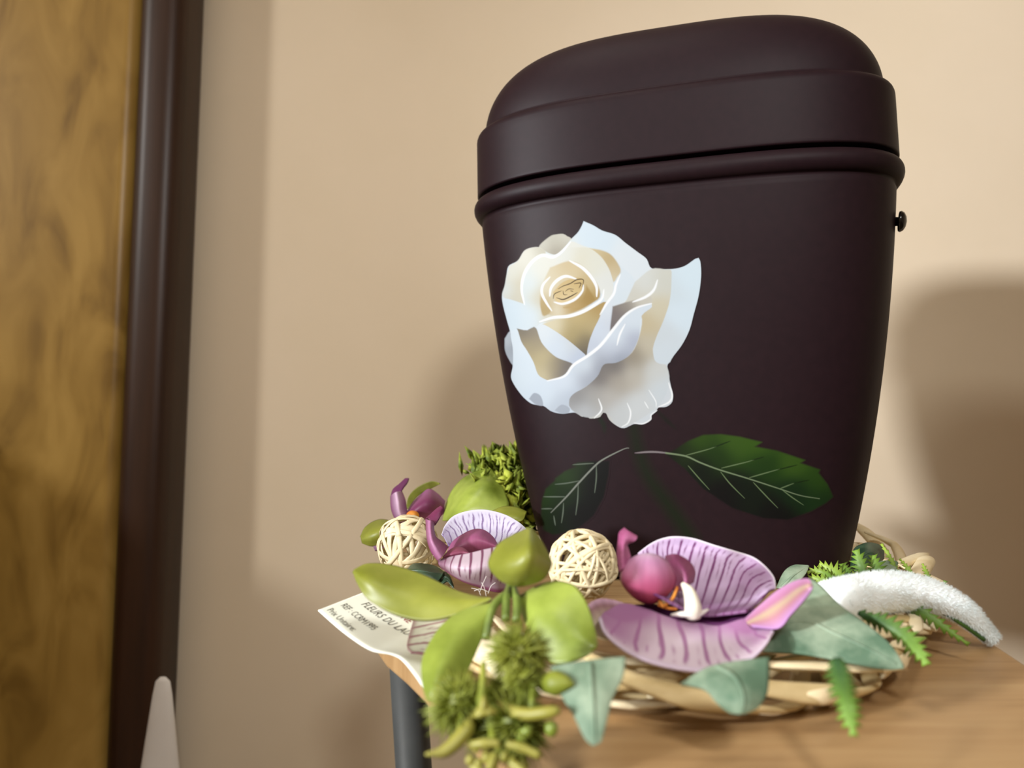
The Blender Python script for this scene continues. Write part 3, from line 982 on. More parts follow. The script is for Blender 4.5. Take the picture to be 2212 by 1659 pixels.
def ZR(x, y, d):
    return (1620 + x * 0.32492, 1120 + y * 0.32489, d)


def ellipsoid(name, c, rx, ry, rz, mat, parent, colors=None, axis=None, nu=40, nv=24, shape=None):
    th = np.linspace(0, 2 * np.pi, nu)
    ph = np.linspace(0, np.pi, nv)
    PH, TH = np.meshgrid(ph, th, indexing='ij')
    x = np.sin(PH) * np.cos(TH) * rx
    y = np.sin(PH) * np.sin(TH) * ry
    z = np.cos(PH) * rz
    if shape is not None:
        x, y, z = shape(x, y, z, PH, TH)
    G = np.stack([x, y, z], -1) + np.asarray(c)
    return surf(name, G, mat, parent, colors, 0.0)


# --- big front orchid
DS = 0.87
o1 = empty('orchid_flower', P(1480, 1335, 0.205), 'large open purple veined orchid facing up at front of wreath', 'orchid', 'orchid flowers on the wreath')
NV, NU = 90, 180
G = loft([[Z2(960, 600, .203), Z2(1180, 720, .203), Z2(1340, 770, .203), Z2(1500, 760, .203), Z2(1650, 740, .202)],
          [Z2(900, 470, .224), Z2(1130, 520, .226), Z2(1340, 560, .226), Z2(1560, 620, .223), Z2(1740, 680, .216)],
          [Z2(865, 360, .234), Z2(1080, 310, .238), Z2(1330, 340, .238), Z2(1600, 430, .234), Z2(1810, 600, .222)],
          [Z2(868, 322, .237), Z2(960, 250, .239), Z2(1050, 210, .240), Z2(1150, 197, .240), Z2(1270, 212, .240), Z2(1420, 260, .239), Z2(1570, 305, .238), Z2(1700, 350, .236), Z2(1790, 420, .233), Z2(1850, 500, .229), Z2(1858, 580, .225)]], NU, NV)
surf('petal', G, M_PETAL, o1, vein_colors(NV, NU, (118, 46, 108), (214, 188, 224), (236, 228, 240), 13, 3, 0.05, 0.95, 0.34, stain=lambda u, v: 0.45 * smooth01(u, 0.62, 0.8) * (1 - smooth01(u, 0.86, 1.0)) * smooth01(v, 0.2, 0.5) + 0.3 * (1 - smooth01(u, 0.0, 0.2)) * (1 - smooth01(v, 0.5, 0.9))), 0.0006)
G = loft([[Z2(640, 745, .203), Z2(760, 690, .206), Z2(930, 730, .205), Z2(1120, 800, .203), Z2(1300, 830, .203), Z2(1450, 850, .203), Z2(1620, 800, .203), Z2(1760, 780, .204), Z2(1830, 830, .202)],
          [Z2(610, 760, .199), Z2(700, 800, .199), Z2(880, 860, .198), Z2(1090, 930, .196), Z2(1300, 970, .195), Z2(1490, 980, .196), Z2(1660, 930, .198), Z2(1790, 860, .200), Z2(1838, 860, .200)],
          [Z2(590, 780, .195), Z2(645, 880, .193), Z2(800, 985, .190), Z2(1040, 1065, .187), Z2(1300, 1100, .186), Z2(1510, 1090, .188), Z2(1690, 1010, .191), Z2(1800, 920, .195), Z2(1840, 880, .198)],
          [Z2(588, 790, .193), Z2(625, 895, .191), Z2(720, 990, .188), Z2(860, 1075, .185), Z2(1060, 1140, .182), Z2(1300, 1176, .181), Z2(1500, 1165, .183), Z2(1680, 1095, .187), Z2(1800, 975, .192), Z2(1842, 880, .197)]], NU, NV)
stain = lambda u, v: 0.9 * (1 - smooth01(u, 0.10, 0.36)) * (1 - smooth01(v, 0.55, 0.95)) + 0.75 * smooth01(u, 0.66, 0.88) * (1 - smooth01(v, 0.55, 0.95)) + 0 * v
surf('petal', G, M_PETAL, o1, vein_colors(NV, NU, (158, 92, 148), (226, 208, 222), (226, 208, 230), 9, 9, 0.13, 0.85, 0.42, stain=stain), 0.0007)
G = loft([[Z2(470, 800, .198), Z2(480, 720, .201), Z2(570, 655, .204), Z2(690, 662, .206), Z2(820, 705, .206)],
          [Z2(480, 830, .197), Z2(540, 780, .200), Z2(620, 760, .202), Z2(720, 760, .204), Z2(830, 750, .205)],
          [Z2(490, 850, .196), Z2(540, 900, .196), Z2(640, 945, .197), Z2(740, 900, .200), Z2(840, 800, .204)]], 60, 40)
o = surf('sepal', G, M_PETAL, o1, grad_colors(40, 60, [(0, (214, 176, 200)), (0.25, (150, 112, 116)), (0.6, (188, 170, 150)), (1, (214, 206, 176))], 0.12, 2), 0.0006)
o['label'] = 'narrow brownish sepal curling out at the left'
G = loft([[Z2(1640, 800, .203), Z2(1760, 690, .203), Z2(1880, 590, .200), Z2(2000, 525, .195), Z2(2095, 508, .190), Z2(2125, 545, .188)],
          [Z2(1660, 830, .201), Z2(1800, 760, .200), Z2(1920, 680, .197), Z2(2020, 600, .192), Z2(2090, 560, .188), Z2(2124, 552, .188)],
          [Z2(1700, 850, .199), Z2(1880, 865, .196), Z2(1970, 770, .194), Z2(2060, 670, .190), Z2(2120, 590, .187), Z2(2126, 560, .188)]], 70, 40)
o = surf('sepal', G, M_PETAL, o1, grad_colors(40, 70, [(0, (196, 142, 184)), (0.3, (182, 122, 152)), (0.5, (190, 168, 138)), (0.7, (182, 128, 138)), (1, (188, 140, 194))], 0.0, 2), 0.0006)
o['label'] = 'pointed pink sepal with tan middle stripe, reaching right'
G = loft([[Z2(760, 700, .207), Z2(930, 690, .209), Z2(1180, 700, .209), Z2(1400, 720, .209), Z2(1640, 720, .208), Z2(1780, 720, .206)],
          [Z2(800, 760, .206), Z2(960, 760, .207), Z2(1180, 770, .207), Z2(1400, 790, .207), Z2(1620, 780, .207), Z2(1760, 770, .206)],
          [Z2(820, 820, .203), Z2(960, 840, .203), Z2(1150, 870, .202), Z2(1350, 900, .202), Z2(1560, 890, .203), Z2(1740, 840, .204)]], 60, 20)
surf('throat', G, M_PETAL, o1, grad_colors(20, 60, [(0, (112, 60, 116)), (0.4, (84, 40, 88)), (1, (150, 80, 140))], 0.06, 5), 0.0005)
# lip: a round magenta lobe, a folded lobe behind it and a raised curl
cb = P(*Z2(940, 510, .2085))
rx = 200 * .29837 / F * .2085 * DS
colr = grad_colors(24, 40, [(0, (214, 184, 206)), (0.22, (186, 130, 166)), (0.5, (176, 84, 120)), (0.78, (166, 54, 78)), (1, (110, 28, 50))], 0.10, 5)
lip = ellipsoid('lip', cb, rx, rx * 0.8, rx * 0.93, M_PETAL, o1, colr, shape=lambda x, y, z, a_, b_: (x * (1 - 0.30 * np.clip(-z / (rx * 0.93), 0, 1) ** 1.4) * (1 + 0.025 * np.cos(9 * b_) * np.sin(a_)), y, np.where(z < 0, z * 0.92, z)))
lip['label'] = 'rounded magenta lip lobe'
G = loft([[Z2(1060, 345, .213), Z2(1140, 332, .214), Z2(1230, 380, .214), Z2(1272, 450, .213), Z2(1262, 530, .211)],
          [Z2(1090, 420, .207), Z2(1140, 410, .208), Z2(1190, 440, .208), Z2(1215, 500, .207), Z2(1215, 560, .206)],
          [Z2(1130, 620, .209), Z2(1150, 600, .209), Z2(1170, 590, .208), Z2(1190, 590, .208), Z2(1200, 590, .207)]], 40, 24)
surf('lip_lobe', G, M_PETAL, o1, grad_colors(24, 40, [(0, (146, 72, 110)), (0.5, (150, 76, 116)), (1, (196, 130, 160))], 0.08, 6), 0.0006)
G = loft([[Z2(735, 455, .211), Z2(718, 330, .212), Z2(728, 220, .214), Z2(735, 170, .215), Z2(770, 138, .216)],
          [Z2(760, 430, .208), Z2(755, 330, .209), Z2(762, 230, .211), Z2(780, 185, .212), Z2(800, 165, .213)],
          [Z2(810, 345, .211), Z2(795, 300, .212), Z2(785, 250, .213), Z2(850, 222, .212), Z2(856, 198, .213)]], 50, 24)
o = surf('lip_curl', G, M_PETAL, o1, grad_colors(24, 50, [(0, (150, 70, 112)), (0.5, (168, 88, 130)), (1, (186, 110, 150))], 0.06, 7), 0.0006)
pth = catmull([P(*Z2(1262, 770, .202)), P(*Z2(1262, 700, .2005)), P(*Z2(1235, 600, .2005)), P(*Z2(1185, 535, .2015))], 14)
tube('column', pth, np.interp(np.linspace(0, 1, 14), [0, .3, .75, 1], [.0019, .0019, .0013, .0004]), M_COLUMN, o1, 14, 0.8)
pth = catmull([P(*Z2(1110, 765, .2035)), P(*Z2(1180, 760, .2015)), P(*Z2(1290, 762, .201)), P(*Z2(1372, 725, .203))], 12)
tube('glue_drop', pth, np.interp(np.linspace(0, 1, 12), [0, .3, .7, 1], [.0005, .0012, .0010, .0004]), M_GLUE, o1, 10, 0.6)
for q in ([Z2(1010, 690, .2055), Z2(1080, 715, .2045), Z2(1150, 720, .2035)], [Z2(1150, 560, .206), Z2(1120, 640, .205), Z2(1060, 700, .204)], [Z2(1020, 660, .205), Z2(1050, 710, .2035)]):
    tube('stamen', catmull([P(*k) for k in q], 10), 0.0004, M_ORANGE, o1, 8)

# --- left front orchid, closed up
DS = 0.95
o2 = empty('orchid_flower', P(1010, 1215, 0.255), 'half closed purple orchid beside the left rattan ball', 'orchid', 'orchid flowers on the wreath')
G = loft([[Z3(1050, 1100, .268), Z3(1200, 1120, .268), Z3(1380, 1140, .268), Z3(1600, 1130, .268), Z3(1760, 1100, .268)],
          [Z3(1000, 1010, .280), Z3(1150, 960, .284), Z3(1400, 930, .286), Z3(1640, 960, .284), Z3(1830, 1020, .280)],
          [Z3(976, 985, .282), Z3(1010, 890, .286), Z3(1100, 785, .289), Z3(1260, 725, .290), Z3(1450, 712, .290), Z3(1650, 760, .289), Z3(1800, 840, .287), Z3(1910, 935, .284)]], 150, 70)
surf('petal', G, M_PETAL, o2, vein_colors(70, 150, (104, 66, 128), (206, 200, 220), (214, 212, 228), 12, 21, 0.06, 0.85, 0.2, stain=lambda u, v: 0.55 * (1 - smooth01(u, 0.02, 0.22)) + 0 * v), 0.0006)
G = loft([[Z3(935, 1262, .252), Z3(1090, 1222, .250), Z3(1270, 1187, .248), Z3(1450, 1142, .248), Z3(1590, 1112, .249), Z3(1700, 1090, .251)],
          [Z3(950, 1300, .250), Z3(1110, 1330, .243), Z3(1290, 1350, .240), Z3(1450, 1330, .240), Z3(1600, 1300, .242), Z3(1700, 1270, .246)],
          [Z3(980, 1340, .252), Z3(1080, 1410, .248), Z3(1220, 1490, .246), Z3(1400, 1550, .246), Z3(1560, 1600, .246), Z3(1680, 1600, .248)]], 150, 70)
surf('petal', G, M_PETAL, o2, vein_colors(70, 150, (112, 52, 84), (200, 180, 192), (124, 62, 92), 8, 33, 0.10, 0.95, 0.04, stain=lambda u, v: 0.85 * (1 - smooth01(u, 0.05, 0.35)) + 0.5 * smooth01(v, 0.6, 0.9)), 0.0006)
G = loft([[Z3(1040, 1170, .262), Z3(1100, 1060, .265), Z3(1200, 985, .266), Z3(1320, 930, .267), Z3(1430, 935, .267), Z3(1530, 1010, .265), Z3(1585, 1105, .261)],
          [Z3(1060, 1190, .257), Z3(1150, 1110, .258), Z3(1250, 1050, .259), Z3(1350, 1020, .259), Z3(1440, 1040, .259), Z3(1520, 1080, .259), Z3(1582, 1112, .259)],
          [Z3(1080, 1200, .258), Z3(1180, 1185, .259), Z3(1280, 1175, .259), Z3(1370, 1155, .259), Z3(1450, 1140, .259), Z3(1520, 1126, .259), Z3(1580, 1116, .259)]], 80, 40)
surf('lip', G, M_PETAL, o2, grad_colors(40, 80, [(0, (150, 78, 122)), (0.4, (156, 84, 124)), (0.75, (140, 70, 98)), (1, (110, 48, 70))], 0.05, 5), 0.0006)
G = loft([[Z3(1020, 1190, .254), Z3(1080, 1140, .255), Z3(1150, 1118, .255), Z3(1215, 1130, .255), Z3(1270, 1182, .252)],
          [Z3(1000, 1215, .252), Z3(1080, 1190, .251), Z3(1150, 1170, .251), Z3(1210, 1168, .251), Z3(1272, 1184, .250)],
          [Z3(980, 1245, .252), Z3(1070, 1225, .252), Z3(1150, 1210, .251), Z3(1210, 1196, .251), Z3(1274, 1186, .250)]], 50, 24)
surf('lip_lobe', G, M_PETAL, o2, grad_colors(24, 50, [(0, (140, 70, 96)), (1, (130, 60, 84))], 0.04, 5), 0.0005)
G = loft([[Z3(808, 810, .262), Z3(815, 940, .258), Z3(830, 1060, .254), Z3(870, 1170, .251), Z3(935, 1258, .250)],
          [Z3(850, 830, .256), Z3(850, 920, .253), Z3(870, 1040, .250), Z3(920, 1130, .249), Z3(980, 1220, .249)],
          [Z3(893, 850, .260), Z3(885, 910, .258), Z3(910, 1005, .256), Z3(990, 1070, .256), Z3(1045, 1120, .256)]], 60, 30)
o = surf('lip_curl', G, M_PETAL, o2, grad_colors(30, 60, [(0, (124, 52, 92)), (0.45, (176, 120, 156)), (0.7, (156, 86, 126)), (1, (116, 50, 82))], 0.05, 5), 0.0006)
G = loft([[Z3(806, 802, .262), Z3(850, 770, .264), Z3(920, 705, .266), Z3(970, 672, .267)],
          [Z3(840, 815, .262), Z3(885, 800, .262), Z3(940, 740, .263), Z3(985, 690, .265)],
          [Z3(898, 880, .260), Z3(920, 850, .260), Z3(965, 780, .262), Z3(992, 715, .265)]], 40, 20)
surf('lip_tip', G, M_PETAL, o2, grad_colors(20, 40, [(0, (120, 50, 84)), (0.5, (108, 40, 76)), (1, (96, 34, 66))], 0.05, 5), 0.0006)
for q in ([(1390, 1600), (1420, 1520), (1460, 1430)], [(1330, 1590), (1400, 1570), (1480, 1600)], [(1480, 1620), (1510, 1540), (1560, 1500)], [(1400, 1640), (1370, 1580), (1300, 1560)], [(1460, 1650), (1440, 1560), (1410, 1500)]):
    tube('glue_thread', catmull([P(*Z3(x, y, .241)) for x, y in q], 12), 0.00007, M_GLUE, o2, 6)

# --- rear orchid, out of focus
DS = 1.0
o3 = empty('orchid_flower', P(890, 1090, 0.36), 'out of focus magenta orchid at the far left of the wreath', 'orchid', 'orchid flowers on the wreath')
G = loft([[Z3(425, 560, .362), Z3(430, 680, .36), Z3(460, 780, .358), Z3(520, 850, .356), Z3(590, 850, .356)],
          [Z3(480, 520, .352), Z3(500, 640, .350), Z3(520, 740, .350), Z3(560, 800, .351), Z3(600, 820, .352)],
          [Z3(540, 510, .36), Z3(575, 600, .358), Z3(590, 690, .357), Z3(600, 750, .356), Z3(620, 790, .356)]], 40, 24)
surf('petal', G, M_PETAL, o3, grad_colors(24, 40, [(0, (140, 70, 120)), (0.5, (214, 180, 206)), (1, (160, 90, 134))], 0, 5), 0.0007)
G = loft([[Z3(425, 570, .362), Z3(450, 490, .364), Z3(520, 430, .366), Z3(580, 370, .368)],
          [Z3(530, 520, .358), Z3(560, 470, .36), Z3(600, 420, .364), Z3(622, 372, .368)]], 30, 12)
surf('petal_tip', G, M_PETAL, o3, grad_colors(12, 30, [(0, (112, 52, 96)), (1, (104, 46, 90))], 0, 5), 0.0007)
G = loft([[Z3(600, 740, .358), Z3(660, 640, .362), Z3(760, 540, .366), Z3(840, 488, .368), Z3(930, 540, .366), Z3(1010, 620, .362)],
          [Z3(610, 770, .350), Z3(700, 690, .348), Z3(790, 630, .348), Z3(870, 610, .350), Z3(940, 640, .352), Z3(1000, 680, .354)],
          [Z3(630, 830, .352), Z3(730, 830, .350), Z3(820, 830, .350), Z3(900, 810, .350), Z3(960, 780, .352), Z3(1000, 740, .354)]], 50, 30)
surf('lip', G, M_PETAL, o3, grad_colors(30, 50, [(0, (164, 96, 146)), (0.45, (120, 54, 92)), (0.75, (110, 44, 78)), (1, (150, 84, 116))], 0, 5), 0.0007)
ellipsoid('stamen', P(*Z3(660, 775, .345)), .0030, .0025, .0024, M_ORANGE, o3, nu=16, nv=10)
G = loft([[Z3(590, 690, .366), Z3(620, 560, .370), Z3(720, 460, .374), Z3(860, 400, .376), Z3(960, 420, .376)],
          [Z3(620, 700, .366), Z3(680, 600, .370), Z3(760, 530, .374), Z3(860, 480, .376), Z3(960, 430, .376)]], 30, 10)
gl = surf('leaf', G, M_LEAF, None, None, 0.0006)
tag(gl, 'thin yellow green leaf arching behind the far out of focus orchid', 'leaf')

# --- a loose petal over the card
DS = 0.93
G = loft([[(893, 1342, .218), (884, 1372, .212), (879, 1398, .207), (888, 1410, .204)],
          [(930, 1332, .219), (915, 1366, .213), (905, 1395, .207), (905, 1412, .204)],
          [(990, 1322, .220), (965, 1355, .213), (940, 1392, .207), (925, 1416, .204)]], 40, 50)
lp = surf('orchid_petal', G, M_PETAL, None, vein_colors(50, 40, (134, 70, 84), (206, 204, 178), (200, 196, 172), 4, 5, 0.02, 0.85, 0.25), 0.0005)
tag(lp, 'pale petal with wine red stripes lying on the cream card', 'petal')

# ------------------------------------------------------------------ lime green sprig
DS = 0.80
sp = empty('leaf_sprig', P(*Z4(1480, 120, .215)), 'lime green sprig with four thick glossy leaves, left of the big orchid', 'sprig')
VN, UN_ = 30, 60
G = loft([[Z1(352, 985, .238), Z1(450, 940, .240), Z1(600, 945, .240), Z1(760, 985, .238), Z1(900, 1040, .234), Z1(1080, 1130, .228), Z1(1250, 1180, .220), Z1(1345, 1188, .214)],
          [Z1(352, 990, .237), Z1(470, 1050, .231), Z1(620, 1110, .229), Z1(780, 1160, .227), Z1(930, 1190, .224), Z1(1080, 1210, .221), Z1(1240, 1205, .217), Z1(1345, 1190, .214)],
          [Z1(352, 995, .237), Z1(385, 1080, .233), Z1(460, 1190, .229), Z1(600, 1280, .225), Z1(760, 1332, .222), Z1(900, 1342, .220), Z1(1060, 1312, .218), Z1(1200, 1255, .216), Z1(1345, 1194, .214)]], UN_, VN)
surf('leaf', G, M_LEAF, sp, None, 0.0009)
G = loft([[Z1(1620, 680, .222), Z1(1500, 735, .219), Z1(1400, 800, .216), Z1(1332, 930, .213), Z1(1400, 1030, .210), Z1(1490, 1078, .209)],
          [Z1(1622, 690, .218), Z1(1560, 800, .208), Z1(1500, 900, .204), Z1(1480, 980, .204), Z1(1500, 1045, .206), Z1(1520, 1082, .209)],
          [Z1(1624, 690, .218), Z1(1640, 780, .207), Z1(1640, 870, .202), Z1(1620, 960, .202), Z1(1580, 1040, .205), Z1(1540, 1084, .209)],
          [Z1(1626, 680, .222), Z1(1692, 760, .220), Z1(1755, 880, .216), Z1(1768, 950, .213), Z1(1705, 1040, .210), Z1(1560, 1086, .209)]], UN_, VN)
surf('leaf', G, M_LEAF, sp, None, 0.0009)
G = loft([[Z4(1380, 215, .214), Z4(1150, 268, .212), Z4(1000, 370, .207), Z4(900, 510, .201), Z4(848, 640, .196), Z4(852, 780, .191), Z4(885, 900, .187), Z4(945, 930, .186)],
          [Z4(1382, 220, .213), Z4(1240, 330, .207), Z4(1120, 450, .201), Z4(1030, 590, .195), Z4(970, 720, .190), Z4(940, 820, .187), Z4(930, 890, .186), Z4(947, 931, .186)],
          [Z4(1385, 225, .212), Z4(1340, 340, .208), Z4(1270, 480, .203), Z4(1210, 620, .198), Z4(1140, 760, .193), Z4(1060, 860, .189), Z4(1000, 915, .187), Z4(950, 932, .186)]], UN_, VN)
surf('leaf', G, M_LEAF2, sp, None, 0.0009)
G = loft([[Z4(1545, 170, .214), Z4(1680, 95, .213), Z4(1800, 62, .211), Z4(1920, 78, .208), Z4(1985, 130, .205), Z4(2050, 250, .201), Z4(2092, 420, .197), Z4(2104, 520, .194)],
          [Z4(1548, 180, .213), Z4(1660, 240, .205), Z4(1760, 300, .201), Z4(1850, 370, .198), Z4(1930, 430, .196), Z4(2010, 480, .194), Z4(2070, 510, .193), Z4(2104, 524, .193)],
          [Z4(1550, 190, .213), Z4(1580, 300, .208), Z4(1630, 420, .202), Z4(1710, 570, .197), Z4(1790, 645, .194), Z4(1910, 638, .192), Z4(2040, 592, .192), Z4(2104, 528, .193)]], UN_, VN)
surf('leaf', G, M_LEAF2, sp, None, 0.0009)
for q in ([Z4(1480, 90, .216), Z4(1455, 180, .209), Z4(1450, 330, .203)], [Z4(1470, 130, .213), Z4(1370, 220, .207), Z4(1330, 330, .203), Z4(1305, 470, .200)], [Z4(1500, 90, .216), Z4(1530, 200, .208), Z4(1525, 340, .203)], [Z4(1480, 60, .216), Z4(1490, 120, .214), Z4(1540, 180, .213)]):
    tube('stem', catmull([P(*k) for k in q], 16), 0.0009, M_STEM, sp, 10)

# ------------------------------------------------------------------ spiny seed spray hanging over the table edge
DS = 0.76
ss = empty('seed_spray', P(*Z4(1400, 600, .186)), 'yellow green spray of spiny seed heads and pods hanging over the table edge', 'spray')


def spiny(px, py, d, rpx, n, length, seed, squash=1.0):
    r_ = np.random.default_rng(seed)
    c = P(px, py, d)
    R = rpx / F * d * DS
    hd = ellipsoid('seed_head', c, R * 0.5, R * 0.5, R * 0.5 * squash, M_SPINE, ss, nu=20, nv=12)
    V, fc = [], []
    for k in range(n):
        u = r_.normal(size=3)
        u /= np.linalg.norm(u)
        a_ = np.cross(u, [0.3, 0.4, 0.9]); a_ /= np.linalg.norm(a_)
        b_ = np.cross(u, a_)
        L = R * r_.uniform(0.85, 1.30)
        wv = R * 0.042
        droop = np.array([0, 0, -0.05 * R]) + r_.normal(size=3) * 0.05 * R
        pts_ = [c + u * R * 0.42, c + u * (R * 0.75) + droop * 0.3, c + u * L + droop]
        bi = len(V)
        for s_, wk in ((0, 1.3), (1, 0.9)):
            for g in range(3):
                th = g * 2 * math.pi / 3
                V.append(pts_[s_] + wv * wk * (math.cos(th) * a_ + math.sin(th) * b_))
        V.append(pts_[2])
        for g in range(3):
            h = (g + 1) % 3
            fc += [(bi + g, bi + h, bi + 3 + h, bi + 3 + g), (bi + 3 + g, bi + 3 + h, bi + 6)]
    o = mesh_obj('spines', V, fc, M_SPINE, hd)
    o['kind'] = 'stuff'
    return hd


spiny(*Z4(1545, 570, .184), 68, 460, 0.9, 1)
spiny(*Z4(1120, 940, .180), 72, 440, 0.9, 2, 1.35)
spiny(*Z4(1580, 770, .180), 50, 280, 0.9, 3)
spiny(*Z4(1520, 1100, .178), 78, 460, 0.7, 4, 1.3)
spiny(*Z4(1300, 1080, .184), 60, 320, 0.8, 6, 1.2)
spiny(*Z4(1420, 900, .186), 56, 300, 0.8, 8, 1.1)


def pod(q, r0, name='pod', mat=None, prof_=((0, .3), (.3, 1), (.7, .8), (1, .15))):
    pth_ = catmull([P(*Z4(*k)) for k in q], 18)
    tt_ = np.linspace(0, 1, 18)
    return tube(name, pth_, r0 * np.interp(tt_, [a for a, _ in prof_], [b_ for _, b_ in prof_]), mat or M_POD, ss, 10)


pod([(1215, 985, .176), (1180, 1100, .174), (1100, 1205, .172), (1000, 1285, .170), (868, 1305, .168)], .0014)
pod([(1395, 930, .178), (1480, 985, .175), (1600, 1015, .172), (1720, 1005, .170), (1840, 985, .169)], .0011, prof_=((0, .5), (.4, 1), (.9, .9), (1, .5)))
pod([(1288, 640, .180), (1284, 780, .177), (1276, 900, .175), (1288, 960, .174)], .0010, 'stem', M_SPINE, ((0, .5), (.6, .7), (1, 1.2)))
pod([(1645, 840, .177), (1640, 920, .175), (1635, 1010, .174)], .0009, 'stem', M_SPINE, ((0, .7), (1, .7)))
pod([(1330, 1040, .176), (1350, 1130, .174), (1360, 1200, .172)], .0009, 'stem', M_SPINE, ((0, .7), (1, .9)))
pod([(1720, 800, .180), (1800, 790, .177), (1880, 790, .175), (1945, 800, .174)], .0022, 'bract', M_SPINE, ((0, .6), (.5, 1), (.8, .6), (1, .1)))
# three-pointed yellow calyx
cc = P(*Z4(1288, 985, .1725))
for ex, ey in ((1215, 1030), (1385, 1000), (1300, 1040), (1290, 880)):
    pth = catmull([cc, (cc + P(*Z4(ex, ey, .1715))) / 2, P(*Z4(ex, ey, .172))], 8)
    tube('calyx_lobe', pth, np.interp(np.linspace(0, 1, 8), [0, .5, 1], [.0016, .0012, .0003]), M_POD, ss, 10, 0.6)
# small buds at the lower end
for x, y, r_ in ((1190, 1345, 26), (1250, 1375, 26), (1240, 1255, 22), (1310, 1240, 24), (1390, 1235, 24), (1480, 1250, 22), (1540, 1270, 22), (1440, 1320, 26), (1500, 1350, 24), (1360, 1380, 28), (1780, 1120, 36), (1600, 1140, 30), (1560, 1170, 26), (1640, 1290, 22), (1680, 1310, 20), (1310, 1330, 26), (1570, 1385, 30)):
    k = 1.35 * r_ * .29837 / F * .172 * DS
    ellipsoid('bud', P(*Z4(x, y, .172)), k, k, k * 1.15, M_POD if x < 1760 and y > 1200 else M_LEAF2, ss, nu=14, nv=9)
for q in ([(1200, 1235, .172), (1290, 1225, .171), (1400, 1225, .171)], [(1460, 1225, .171), (1560, 1255, .170), (1690, 1310, .169)], [(1370, 1300, .172), (1350, 1360, .171), (1330, 1420, .170)], [(1480, 1360, .171), (1540, 1400, .170), (1580, 1440, .169)], [(1200, 1390, .172), (1260, 1430, .171), (1300, 1480, .170)]):
    pod(q, .0008, 'bud_stalk', M_POD, ((0, .8), (.5, 1), (1, .8)))

# ------------------------------------------------------------------ dusty ivy leaves
IV = 'grey green leaves tucked into the wreath'


def ivy(curves, label, mat=None, bulge=0.001, nm='ivy_leaf', rib=True, ds=1.0):
    global DS
    DS = ds
    G_ = loft(curves, 48, 24, bulge)
    o_ = surf(nm, G_, mat or M_IVY, None, None, 0.0006)
    tag(o_, label, 'leaf', IV)
    if rib:
        mid = G_[12].copy()
        dirc_ = np.array([0, 0, CAMZ]) - mid
        dirc_ /= np.linalg.norm(dirc_, axis=1, keepdims=True)
        tube('midrib', mid[2:-2] + dirc_[2:-2] * 0.0003, np.linspace(0.0006, 0.0002, len(mid) - 4), mat or M_IVY, o_, 6)
    return o_


ivy([[ZR(60, 800, .205), ZR(190, 600, .213), ZR(310, 460, .216), ZR(395, 402, .217), ZR(470, 450, .213), ZR(600, 580, .206), ZR(800, 725, .198), ZR(940, 850, .192), ZR(1022, 985, .188)],
     [ZR(60, 840, .202), ZR(250, 690, .205), ZR(400, 680, .204), ZR(530, 740, .201), ZR(680, 810, .197), ZR(820, 880, .193), ZR(930, 940, .190), ZR(1022, 990, .188)],
     [ZR(60, 880, .199), ZR(150, 890, .198), ZR(320, 900, .196), ZR(500, 930, .194), ZR(680, 965, .191), ZR(860, 1000, .189), ZR(960, 1005, .188), ZR(1022, 995, .188)]],
    'large grey green ivy leaf to the right of the big orchid', ds=0.87)
ivy([[(1190, 1440, .190), (1212, 1500, .185), (1240, 1545, .181), (1265, 1595, .177), (1283, 1609, .176)],
     [(1270, 1428, .190), (1275, 1480, .185), (1280, 1530, .181), (1283, 1575, .178), (1285, 1610, .176)],
     [(1352, 1420, .190), (1345, 1465, .186), (1322, 1510, .182), (1309, 1560, .178), (1297, 1604, .176)]],
    'grey green ivy leaf pointing down over the table, between seed spray and straw', ds=0.72)
ivy([[(1470, 1478, .184), (1520, 1490, .182), (1550, 1520, .180), (1575, 1538, .179), (1598, 1541, .178)],
     [(1540, 1440, .187), (1580, 1460, .184), (1600, 1490, .181), (1605, 1515, .179), (1602, 1541, .178)],
     [(1662, 1420, .188), (1660, 1465, .184), (1655, 1500, .181), (1635, 1528, .179), (1606, 1541, .178)]],
    'dull green ivy leaf hanging under the front petal of the big orchid', ds=0.77)
ivy([[Z5(190, 760, .258), Z5(255, 610, .260), Z5(310, 545, .262), Z5(385, 510, .264), Z5(460, 510, .264), Z5(532, 514, .264)],
     [Z5(230, 760, .255), Z5(310, 680, .256), Z5(370, 620, .258), Z5(430, 580, .260), Z5(480, 550, .262), Z5(534, 518, .264)],
     [Z5(300, 780, .254), Z5(390, 720, .254), Z5(450, 670, .255), Z5(500, 610, .258), Z5(525, 560, .261), Z5(536, 522, .264)]],
    'small pale grey leaf standing behind the right edge of the big orchid')
ivy([[Z5(985, 560, .270), Z5(1010, 440, .274), Z5(1040, 330, .277), Z5(1120, 282, .279), Z5(1200, 266, .280), Z5(1300, 290, .280), Z5(1345, 345, .279), Z5(1350, 440, .277)],
     [Z5(1000, 600, .266), Z5(1050, 500, .268), Z5(1100, 430, .270), Z5(1160, 380, .272), Z5(1220, 370, .273), Z5(1270, 390, .274), Z5(1310, 420, .275), Z5(1335, 450, .276)],
     [Z5(1040, 640, .264), Z5(1090, 580, .265), Z5(1140, 540, .266), Z5(1190, 500, .268), Z5(1240, 480, .270), Z5(1280, 470, .272), Z5(1310, 465, .274), Z5(1330, 455, .276)]],
    'dark folded leaf curling up beside the urn foot, right', M_IVYDARK)
ivy([[Z5(1260, 560, .268), Z5(1300, 480, .270), Z5(1390, 462, .272), Z5(1490, 470, .272), Z5(1500, 500, .271)],
     [Z5(1290, 620, .264), Z5(1330, 570, .265), Z5(1390, 550, .266), Z5(1450, 530, .268), Z5(1500, 505, .270)],
     [Z5(1330, 690, .262), Z5(1390, 690, .262), Z5(1430, 640, .263), Z5(1470, 570, .265), Z5(1502, 510, .269)]],
    'blue green leaf lying flat among the fern fronds right of the urn')
